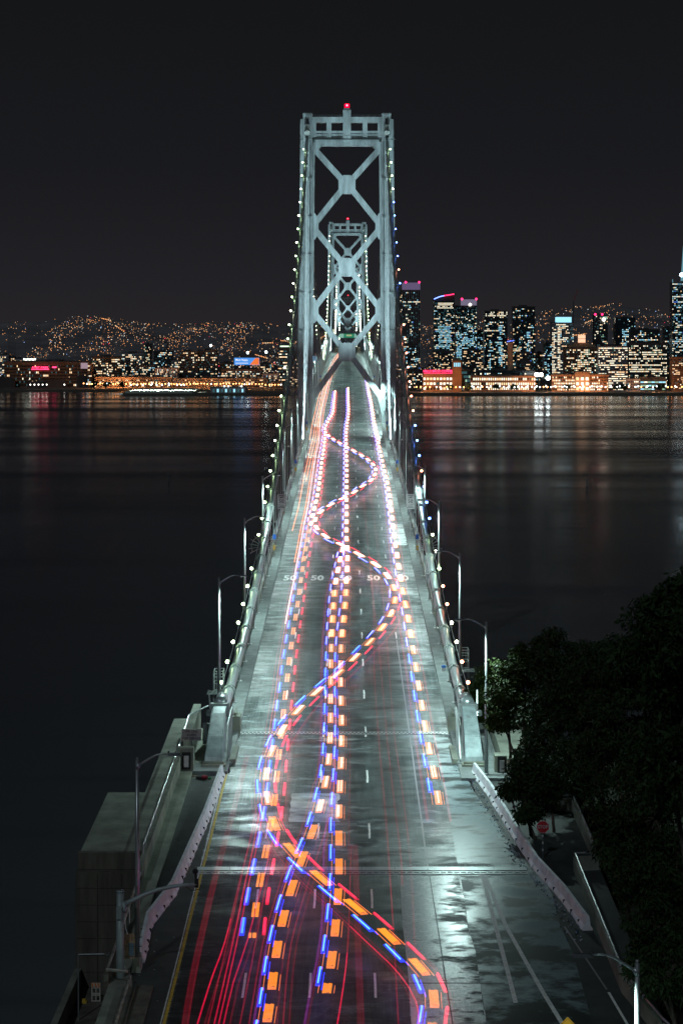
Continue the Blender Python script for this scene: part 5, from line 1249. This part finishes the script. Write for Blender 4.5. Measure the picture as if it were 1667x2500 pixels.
t = building(1032, 1104, 912, 3440, 'brick coffee warehouse with a red neon sign on its roof', BR, 9, 8.4, 0.9, (0.35, 0.65, 0, 0, 0, 0), ww=0.66, wh=0.5)
NEON = emit('red_neon_letters', (1.0, 0.04, 0.14), 4.0); o0 = Vector(t.location)
me = text_mesh('HILLS BROS COFFEE', 7.0, NEON, 0.3, bold=0.10); w_ = max(v.co.x for v in me.vertices)-min(v.co.x for v in me.vertices); me.transform(Matrix.Diagonal(((pX(1104, 3440)-pX(1033, 3440))/w_, 0.85, 1, 1))); me.transform(UP); o = child(me, 'neon_sign', t, Vector((pX(1068.5, 3440), 3438, pZ(906.5, 3440)))-o0)
b = MB(); b.box(pX(1033, 3440)-o0.x, pX(1104, 3440)-o0.x, 1.5, 2.2, pZ(911, 3440)-o0.z, pZ(902, 3440)-o0.z); b.build('sign_frame', mat('sign_backing', (0.12, 0.02, 0.02), 0.7), t)
b = MB(); b.box(pX(1034, 3440)-o0.x, pX(1104, 3440)-o0.x, -3, -2.5, pZ(911.7, 3440)-o0.z, pZ(911.0, 3440)-o0.z); b.build('sign_underline', NEON, t)
t = thing('clock_tower', (pX(1115, 3430), 3430, 3.9), 'square brick campanile with arched lit belfry beside the coffee warehouse', 'tower'); hw = 7.9; zt = pZ(881, 3430)-3.9
b = MB(); b.box(-hw, hw, 0, 2*hw, 0, zt); b.build('shaft', BR, t); b = MB(); b.box(-hw-.7, hw+.7, -.7, 2*hw+.7, zt, zt+1); b.prism([(-hw, 0, zt+1), (hw, 0, zt+1), (0, 0, zt+5)], (0, 2*hw, 0)); b.build('roof', DK, t)
for i in range(4): b = MB(); x = -5.4+i*3.1; b.box(x, x+1.9, -.3, -.02, zt-10, zt-3.2); b.build('belfry_opening', WC[2], t)
building(1126.5, 1148, 904, 3450, 'green glass annex between campanile and long office block', GLS, 5, 7, 0.6, (0, 0, 0.2, 0.1, 0, 0.7), ww=0.85, wh=0.6)
building(1148, 1306.6, 917.8, 3440, 'long brick waterfront office block with big bright windows', BR, 30, 8.2, 0.82, (0.3, 0.7, 0, 0, 0, 0), ww=0.6, wh=0.52)
building(1165, 1306, 905, 3475, 'glazed setback storeys behind the long brick office block', GLS, 26, 4.6, 0.45, (0.1, 0.6, 0.3, 0, 0, 0), yb=918)
t = building(1346.8, 1399.5, 788, 3800, 'pale tower with a bright vertical light strip and glowing glass crown', PALE, 14, 3.5, 0.38, (0.35, 0.5, 0.15, 0, 0, 0), zones=[(0.28, 0.36, 0, 1, 1.0, (0.3, 1, 0, 0, 0, 0)), (0, 0.1, 0, 0.9, 0.8, (0.3, 1, 0, 0, 0, 0))], dim=0.2)
crown(t, 1358, 1394, 774, 787.2, 3800, WC[2])
building(1328, 1346, 836, 3700, 'narrow glass block with cyan rows left of the pale tower', GLS, 6, 3.6, 0.35, cyan)
building(1306, 1329, 862, 3700, 'dim purple grey block behind the floodlight', PALE, 7, 3.6, 0.15, (0.5, 0.4, 0.1, 0, 0, 0))
t = building(1378, 1461.5, 849, 3560, 'stepped brown office building with a glowing lantern on top', BR, 19, 4.0, 0.45, (0.35, 0.5, 0.02, 0.13, 0, 0), zones=[(0.3, 0.72, 0.0, 1, 0.62, (0.3, 0.6, 0, 0.2, 0, 0))])
crown(t, 1386, 1452, 841, 848, 3562, TAN); crown(t, 1401, 1437, 836.5, 841, 3562, TAN, 'crown', 20); crown(t, 1412, 1428, 818, 836.3, 3560, emit('lantern_glow', (1, 0.55, 0.35), 1.3), 'lantern', 12); crown(t, 1410.5, 1429.5, 826.5, 827.5, 3559, DK, 'lantern_band', 14)
t = building(1450, 1482.6, 770, 3850, 'dark slender tower with two red lamps and a white one', DK, 9, 3.6, 0.22, (0.4, 0.4, 0, 0.2, 0, 0)); redlamp(t, 1452, 767.5, 3850); redlamp(t, 1469, 767.5, 3850); redlamp(t, 1472.5, 780, 3848, MATS['white_roof_light'], 3); crown(t, 1472, 1481, 773, 779, 3848, WC[3])
building(1501, 1550, 776, 3800, 'dark tower with glowing blue white column of floors', GLS, 13, 3.6, 0.08, (0.3, 0.3, 0.4, 0, 0, 0), zones=[(0.34, 0.68, 0.05, 0.85, 0.75, (0.1, 0.5, 1, 0, 0, 0)), (0.7, 1, 0.4, 0.9, 0.4, cyan)])
building(1539, 1609, 805, 3750, 'broad block with pale blue row windows behind the brown office', DK, 16, 3.6, 0.28, (0.2, 0.3, 0.35, 0.1, 0.05, 0), rowrun=0.15)
building(1460, 1530.6, 845, 3540, 'white banded office with bright horizontal window rows', PALE, 22, 4.2, 0.45, (0.3, 0.65, 0, 0.05, 0, 0), rowrun=0.4, ww=0.85, wh=0.42)
building(1534, 1626.5, 838, 3560, 'dark brown office with many small square yellow windows', DK, 27, 4.2, 0.42, (0.25, 0.6, 0, 0.08, 0, 0), rowrun=0.25, ww=0.55)
building(1562, 1624, 922, 3450, 'low garage with glowing white horizontal decks', DK, 7, 6.0, 0.8, (0, 0.1, 0.5, 0.5, 0, 0), ww=0.9, wh=0.4)
t = building(1640, 1700, 690, 3600, 'tall glass tower at the right edge with white and blue lights', GLS, 20, 3.6, 0.34, (0.15, 0.35, 0.42, 0.02, 0.06, 0), rowrun=0.2, dim=0.25)
redlamp(t, 1663, 671, 3590, emit('star_lamp', (0.65, 0.85, 1.0), 10), 4.0)
b = MB(); o0 = Vector(t.location); b.tube([px_at(1641, 690, 3600)-o0, px_at(1640.5, 682, 3600)-o0], 0.7, 5); b.tube([px_at(1668, 690, 3620)-o0, px_at(1668, 600, 3620)-o0], [6, 1.2], 6); b.build('spire', emit('spire_light', (0.2, 0.5, 0.6), 0.6, False), t)
building(1622, 1640, 800, 3660, 'narrow dim block left of the edge tower', DK, 5, 3.6, 0.14)
building(1640, 1690, 872, 3450, 'brown mid rise at the right edge near the water', BR, 14, 3.4, 0.22, (0.8, 0.2, 0, 0, 0, 0))
t = building(1347, 1483.7, 914.6, 3440, 'long low brick ferry terminal office with rows of windows', BR, 34, 5.2, 0.6, (0.5, 0.5, 0, 0, 0, 0))
building(1403, 1438, 907.6, 3432, 'tan entrance pavilion with three tall window columns', TAN, 3, 8.5, 0.95, (0.3, 0.7, 0, 0, 0, 0), ww=0.6, wh=0.62)
building(1530, 1562, 925, 3450, 'small grey block left of the garage', PALE, 8, 4.5, 0.3)
building(1484, 1531, 905, 3470, 'lower office wing with striped bright rows behind the round tree', PALE, 10, 4.2, 0.7, (0.3, 0.7, 0, 0, 0, 0), ww=0.85, wh=0.4)
t = thing('crane', (pX(1400, 4400), 4400, 4), 'thin construction crane boom far behind the pale tower', 'crane'); o0 = Vector(t.location); b = MB(); b.bar(px_at(1399, 800, 4400)-o0, px_at(1399, 736, 4400)-o0, 2.0); b.build('mast', STEELD, t); b = MB(); b.bar(px_at(1399, 736, 4400)-o0, px_at(1410, 706, 4400)-o0, 1.6); b.build('boom', mat('crane_red', (0.4, 0.1, 0.1), 0.7), t)
# left shore
t = building(11, 214, 883, 3800, 'dark brick ballpark with red neon sign', BR, 60, 6.0, 0.10, (0.6, 0.4, 0, 0, 0, 0), depth=120, cat='stadium')
o0 = Vector(t.location); me = text_mesh('AT&T PARK', 7, NEON, 0.3, bold=0.08); w_ = max(v.co.x for v in me.vertices)-min(v.co.x for v in me.vertices); me.transform(Matrix.Diagonal(((pX(120, 3800)-pX(79, 3800))/w_, 0.85, 1, 1))); me.transform(UP); child(me, 'neon_sign', t, Vector((pX(99.5, 3800), 3797, pZ(897.5, 3800)))-o0)
b = MB(); b.box(pX(78, 3800)-o0.x, pX(121, 3800)-o0.x, -2.6, -2.1, pZ(902.5, 3800)-o0.z, pZ(901, 3800)-o0.z); b.box(pX(129, 3800)-o0.x, pX(139, 3800)-o0.x, -3, -2, pZ(898, 3800)-o0.z, pZ(895, 3800)-o0.z); b.build('sign_underline', NEON, t)
for i in range(7): redlamp(t, 60+i*4.4, 877+(i % 2), 3800, emit('stadium_white', (0.9, 1, 0.85), 4, False), 1.8)
crown(t, 198, 214, 886, 900, 3795, emit('scoreboard_glow', (0.5, 0.35, 0.42), 0.7), 'scoreboard', 6)
building(225, 293, 871, 3850, 'brown apartment block right of the ballpark', BR, 20, 4.2, 0.40, (0.65, 0.35, 0, 0, 0, 0))
building(296, 352, 862, 4100, 'pale office with soft white windows behind the shore', PALE, 16, 4.2, 0.35, (0.5, 0.4, 0.1, 0, 0, 0))
building(352, 368, 840, 4400, 'narrow tower with a green lit edge on the left skyline', DK, 6, 4.2, 0.4, (0.5, 0.3, 0, 0.2, 0, 0))
building(376, 420, 858, 4150, 'apartment slab with cyan windows left of the twin dark blocks', DK, 12, 4, 0.42, (0.4, 0.3, 0.3, 0, 0, 0))
building(397, 408, 838, 4400, 'small pale tower on the left skyline', PALE, 4, 4, 0.2)
building(435.6, 482.6, 858, 3800, 'left one of two dark brown apartment towers', DK, 12, 4.4, 0.30, (0.45, 0.45, 0, 0.05, 0, 0), wh=0.42)
building(484, 530, 855, 3820, 'right one of two dark brown apartment towers with a lit white edge', DK, 12, 4.4, 0.30, (0.6, 0.35, 0, 0, 0.02, 0), wh=0.42)
crown(bpy.data.objects['building'], 0, 0.1, 900, 900.1, 3800, DK) if False else None
t = building(681, 707.6, 850, 3750, 'striped tower with white bands and a green white lit top beside the left cable', DK, 8, 5.4, 0.30, (0.6, 0.4, 0, 0, 0, 0), dim=0.7, rowrun=0.3, ww=0.9, wh=0.35); crown(t, 684, 708, 844, 847, 3750, emit('green_white_strip', (0.7, 1.0, 0.65), 1.8))
building(662, 690, 932, 3650, 'tan low shed at the foot of the striped tower', TAN, 6, 4, 0.15)
t = thing('billboard', (pX(602, 3720), 3720, 4), 'bright blue and orange illuminated billboard above the left shore', 'billboard'); o0 = Vector(t.location)
xa, xb, za, zb_ = pX(572, 3720)-o0.x, pX(633, 3720)-o0.x, pZ(891, 3720)-4, pZ(873.5, 3720)-4
b = MB().use(emit('billboard_blue', (0.10, 0.36, 0.95), 0.9)); b.box(xa, xb, 0, 1, za, zb_); b.use(emit('billboard_orange', (1.0, 0.22, 0.05), 0.9)); b.prism([(xa+(xb-xa)*.62, -.25, za+.4), (xb-.4, -.25, za+.4), (xb-.4, -.25, zb_-.4), (xa+(xb-xa)*.85, -.25, zb_-.4)], (0, .2, 0)); b.build('panel', None, t)
me = text_mesh('Meet Happy.', 4.6, emit('billboard_white', (1, 1, 1), 1.1), 0.1, bold=0.06, align='LEFT'); me.transform(UP); child(me, 'lettering', t, (xa+2.5, -0.6, zb_-4)); b = MB(); b.box(xa+2.5, xa+26, -.5, -.3, za+3, za+3.8); b.build('text_line', MATS['billboard_white'], t)
b = MB(); b.bar((xa+6, .5, 0), (xa+6, .5, za), 1); b.bar((xb-6, .5, 0), (xb-6, .5, za), 1); b.build('posts', DK, t)
for i, (x0, x1, yt, D, lab) in enumerate([(0, 22, 866, 4000, 'block with cyan windows at the left edge of the picture'), (24, 36, 872, 4050, 'pale small block next to the left edge'), (36, 56, 876, 4000, 'low office between the left edge and the ballpark'), (215, 225, 889, 3760, 'tiny white lit kiosk block beside the ballpark'),
        (293, 330, 883, 3830, 'white windowed block right of the brown apartments'), (330, 378, 892, 3780, 'low bright windowed block in the left middle'), (378, 434, 899, 3760, 'low dark block left of the twin towers'), (536, 571, 886, 3900, 'low block left of the billboard'),
        (540, 640, 902, 3790, 'long brick block with warm windows under the billboard'), (634, 662, 888, 3900, 'block with white lit rows right of the billboard'), (640, 682, 912, 3740, 'warm windowed low block before the striped tower'), (418, 436, 880, 4000, 'slim block with orange lit roof left of the twin towers')]):
    building(x0, x1, yt, D, lab, random.choice((DK, BR, PALE)), max(4, int((x1-x0)*0.42)), 4.2, 0.42, (0.5, 0.35, 0.12, 0.03, 0, 0))
building(232, 420, 921, 3735, 'long low tan warehouse added to catch the orange glow of the left quay lamps', TAN, 40, 4.2, 0.25, (0.9, 0.1, 0, 0, 0, 0))  # added block, put here to carry a strip of orange glow
building(422, 655, 924, 3735, 'long low tan shed row added to catch the orange lamp glow under the twin towers', TAN, 46, 4.2, 0.2, (0.9, 0.1, 0, 0, 0, 0))  # added like the warehouse, continues the orange glow strip
building(708, 728, 862, 3800, 'apartment slab seen between left cable and tower leg', DK, 8, 4.2, 0.25, (0.7, 0.3, 0, 0, 0, 0))
# blue digital billboards seen beside the deck
for px0, px1, y0, y1, D, lab in ((760, 784, 869, 883, 3600, 'blue white digital billboard left of the far deck'), (906, 913, 862, 876, 3600, 'small white digital billboard right of the far deck')):
    t = thing('billboard', (pX(px0, D), D, 4), lab, 'billboard'); b = MB(); w_ = pX(px1, D)-pX(px0, D); b.box(0, w_, 0, 1, pZ(y1, D)-4, pZ(y0, D)-4); b.build('panel', emit('billboard_pale_blue', (0.30, 0.65, 1.0), 0.9), t); b = MB(); b.bar((w_/2, .5, 0), (w_/2, .5, pZ(y1, D)-4), 1.2); b.build('post', DK, t)
# piers and seawalls
t = thing('pier_shed', (pX(557, 3400), 3400, 3.2), 'low white pier shed with lit bays on the left waterfront', 'pier shed'); b = MB(); b.box(-30, 30, 0, 50, 0, 9); b.build('wall', PALE, t)
b = MB(); b.prism([(-31, 0, 9), (31, 0, 9), (31, 0, 9.8), (-31, 0, 9.8)], (0, 50, 0)); b.build('roof', DK, t)
for i in range(8): b = MB(); x = -26+i*7; b.box(x, x+3.2, -.3, -.02, 1, 6.5); b.build('bay_door', WC[2] if i % 2 else WC[5], t)
b = MB(); b.box(pX(300, 3350), pX(720, 3350), 3350, 3720, -4, 3.2); tag(b.build('pier', CONCW), 'long dark pier deck along the left waterfront', 'pier')
b = MB(); b.box(pX(-40, 3690), pX(300, 3690), 3600, 3720, -4, 3.4); tag(b.build('quay', CONCW), 'dark quay below the ballpark', 'quay')
t = thing('parking_deck', (pX(385, 3360), 3360, 3.3), 'flood lit pale green pier deck with parked cars, left waterfront', 'pier deck'); b = MB(); b.prism([(pX(306, 3360)-pX(385, 3360), 0, 0), (pX(470, 3360)-pX(385, 3360), 0, 0), (pX(470, 3360)-pX(385, 3360), 0, 3), (pX(306, 3360)-pX(385, 3360), 0, 3)], (0, 240, 0)); b.build('deck', mat('pier_deck_paint', (0.45, 0.52, 0.45), 0.7), t)
for i in range(5):
    ld_ = bpy.data.lights.new('pier_flood', 'SPOT'); ld_.spot_size = radians(130); ld_.energy = 350000; ld_.color = (0.85, 1.0, 0.9); ld_.shadow_soft_size = 1; o = bpy.data.objects.new('pier_flood', ld_); COL.objects.link(o); o.location = (pX(320+i*33, 3450), 3450, 22)
# street lamps of the city waterfronts
def city_lamp_mesh(h, r, m):
    b = MB(); b.tube([(0, 0, 0), (0, 0, h)], 0.18, 5); p = b.mesh('pole', STEELD); b = MB(); b.ball((0, 0, h), r, 8, 5); return p, b.mesh('globe', m, True)
SO = emit('sodium_globe', (1.0, 0.36, 0.10), 9); SW = emit('white_globe', (1.0, 0.95, 0.85), 6); SC = emit('cool_globe', (0.8, 0.95, 1.0), 4)
CL = {'o': city_lamp_mesh(9, 1.15, SO), 'w': city_lamp_mesh(9, 1.15, SW), 'c': city_lamp_mesh(11, 1.3, SC)}
rng = random.Random(5)
LAB = {'o': 'orange sodium lamp on the %s waterfront promenade', 'w': 'white globe lamp on the %s waterfront promenade', 'c': 'cool white quay lamp on the %s waterfront'}
LGT = 0
def city_lamp(px, D, z, k, side, light=False):
    t = thing('waterfront_lamp', (pX(px, D), D, z), LAB[k] % side, 'street lamp', '%s lamps of the %s waterfront' % ({'o': 'orange', 'w': 'white', 'c': 'cool'}[k], side))
    child(CL[k][0], 'pole', t); child(CL[k][1], 'globe', t)
    if light:
        ld_ = bpy.data.lights.new('lamp_light', 'SPOT'); ld_.spot_size = radians(150); ld_.energy = 45000 if side == 'right' else 22000; ld_.color = (1, 0.40, 0.14); ld_.shadow_soft_size = 1; o = bpy.data.objects.new('lamp_light', ld_); COL.objects.link(o); o.rotation_euler = (radians(80), 0, 0); o.location = (pX(px, D), D-2, z+9)
x = 1000
while x < 1672:
    k = rng.choice('ooww'); city_lamp(x, rng.uniform(3385, 3425), 4, k, 'right', rng.random() < 0.35); x += rng.uniform(8, 17)
for i in range(24): city_lamp(1152+i*22.5, 3366, 4, 'c', 'right')
x = 205
while x < 690:
    city_lamp(x, rng.uniform(3640, 3725) if x < 640 else 3600, 4, 'o' if rng.random() < 0.9 else 'w', 'left', rng.random() < 0.42); x += rng.uniform(4.5, 10)
for px in (320, 335, 349, 369, 383, 396, 413, 433, 443, 450): city_lamp(px, 3368, 6.3, 'c', 'left')
for px in (548, 558, 590, 75, 85, 95, 105, 115, 158, 234, 262): city_lamp(px, 3395 if px > 300 else 3640, 3.4, 'c' if px > 230 else 'w', 'left')
# the strong floodlight pair on the right shore
t = thing('floodlight_mast', (pX(1315, 3400), 3400, 4), 'dazzling white floodlight pair on a mast at the right shore', 'floodlight'); b = MB(); b.tube([(0, 0, 0), (0, 0, pZ(913, 3400)-4)], 0.5, 6); b.build('pole', STEELD, t)
for px, py in ((1309, 914.5), (1320, 914.5), (1337, 923)): b = MB(); b.ball(px_at(px, py, 3398)-Vector(t.location), 3.6, 8, 5); b.build('flood_head', emit('dazzling_lamp', (0.9, 1.0, 1.0), 14), t)
# left-side tall area lamps
for px, py, D in ((605, 861, 4200), (649.5, 859.5, 4200), (515, 843.5, 4300), (318, 894, 3900)):
    t = thing('area_lamp', (pX(px, D), D, 4), 'bright white area lamp among the buildings of the left shore', 'lamp mast', 'area lamps of the left shore'); b = MB(); b.tube([(0, 0, 0), (0, 0, pZ(py, D)-4)], 0.4, 5); b.build('pole', STEELD, t); b = MB(); b.ball((0, 0, pZ(py, D)-4), 2.6, 8, 5); b.build('globe', emit('area_lamp_white', (0.8, 1.0, 1.0), 12), t)
# hillside lights: uncountable
LT = [emit('hill_light_orange', (1.0, 0.40, 0.14), 2.2, False), emit('hill_light_peach', (1.0, 0.62, 0.34), 1.8, False), emit('hill_light_white', (0.95, 1.0, 0.95), 1.5, False), emit('hill_light_blue', (0.3, 0.5, 1.0), 2.2, False), emit('hill_light_red', (1.0, 0.03, 0.10), 2.5, False), emit('hill_light_dim', (0.7, 0.36, 0.20), 0.8, False)]
rng = random.Random(21); b = MB()
def hill_pt(px, D): return (pX(px, D), D-6, hill_z(px, D)+5)
for i in range(6400):
    px = rng.uniform(-20, 975) if rng.random() < 0.68 else rng.uniform(975, 1700)
    D = 4650+(DH-4650)*rng.random()**0.85
    dens = 0.5+0.5*sin(px*0.013+D*0.0017)*sin(px*0.031-D*0.0041)
    if px < 120 and D > 6000 and rng.random() < 0.8: continue
    if 620 < px < 980 and D > 6300 and rng.random() < 0.7: continue
    if rng.random() > dens*1.25+0.05: continue
    k = rng.choices(range(6), (0.42, 0.25, 0.13, 0.02, 0.015, 0.25))[0]
    b.use(LT[k]); p = hill_pt(px, D); b.octa(p, rng.uniform(0.4, 1.25)*D/6000)
for i in range(16):   # strings of street lamps along hill streets
    px = rng.uniform(150, 930) if i < 10 else rng.uniform(1280, 1640); D = rng.uniform(5000, 7500); dx = rng.uniform(-3, 3); dd = rng.uniform(-60, 60)
    for q in range(rng.randint(5, 11)):
        b.use(LT[1 if rng.random() < 0.5 else 0]); b.octa(hill_pt(px+q*4+dx, max(4700, min(DH-30, D+q*dd))), 1.6*D/6000)
tag(b.build('hillside_lights'), 'countless small orange and white lights of houses on the far hills', 'city lights', kind='stuff')
b = MB()
for i in range(1900):   # low-rise city floor between shore and hills
    px = rng.uniform(-20, 730) if rng.random() < 0.66 else rng.uniform(960, 1680); D = rng.uniform(3760 if px < 900 else 3460, 4700); k = rng.choices(range(6), (0.30, 0.28, 0.22, 0.05, 0.04, 0.11))[0]
    b.use(LT[k]); b.octa((pX(px, D), D, rng.uniform(6, 30)+(D-3700)*0.015), rng.uniform(0.5, 1.1)*D/4200)
tag(b.build('street_level_lights'), 'scattered street level lights and lit windows between the blocks', 'city lights', kind='stuff')
# low-rise houses: dark masses
b = MB()
for i in range(520):
    px = rng.uniform(-30, 760) if i % 3 else rng.uniform(960, 1690); D = rng.uniform(3760 if px < 900 else 3460, 4900); X = pX(px, D); w = rng.uniform(8, 30); b.box(X-w, X+w, D, D+20, 3.9, rng.uniform(10, 26)+(D-3700)*0.012)
tag(b.build('low_houses', DK), 'dense dark mass of low buildings behind both shores', 'houses', kind='stuff')
# seawall line, right, and waterfront trees
b = MB(); b.box(pX(955, 3362), pX(1700, 3362), 3340, 3380, -4, 4.2); tag(b.build('seawall', CONCW), 'dark seawall along the right shore', 'seawall')
rng = random.Random(9)
for i, px in enumerate([1100, 1146, 1210, 1255, 1385, 1500, 1512, 1524, 1605, 1622] + [232, 260, 300]):
    D = 3400 if px > 900 else 3640; lab = ('round dark tree %s' % ('before the white banded office' if 1495 < px < 1530 else 'on the right promenade' if px > 900 else 'on the left quay'))
    t = thing('shore_tree', (pX(px, D), D, 4), lab, 'tree', 'small trees of the promenade'); b = MB(); b.tube([(0, 0, 0), (0, 0, 6)], 0.5, 5); b.build('trunk', BARK, t)
    cl = [(Vector((rng.uniform(-5, 5), rng.uniform(-3, 3), rng.uniform(6, 13))), rng.uniform(2, 3.6)) for _ in range(9)]
    v, f = leaf_cloud(rng, cl, 40, 1.6, 0.7, 0.0); me = bpy.data.meshes.new('crown'); me.from_pydata(v, [], f); me.materials.append(LEAFL if px in (1512, 1524, 1500) else LEAFD); child(me, 'crown', t)['kind'] = 'stuff'
for px, py, h_, lab in ((1144, 1041, 4.3, 'small dark channel marker in the water under the red reflection'), (1432, 1186, 4.2, 'dark channel marker far out in the right part of the bay'), (412, 1174, 4.0, 'dark channel marker in the empty left part of the bay')):
    D = 85*F/(py-842); t = thing('channel_marker', (pX(px, D), D, 0), lab, 'buoy', 'channel markers')
    b = MB(); b.tube([(0, 0, -1), (0, 0, h_)], 0.5, 7); b.build('post', STEELD, t); b = MB(); b.prism([(-0.9, 0, h_-1.4), (0.9, 0, h_-1.4), (0, 0, h_+0.4)], (0, 0.1, 0)); b.build('daymark', STEELD, t)
print('objects', len(bpy.data.objects), 'tris', sum(len(o.data.polygons)*2 for o in bpy.data.objects if o.type == 'MESH'))
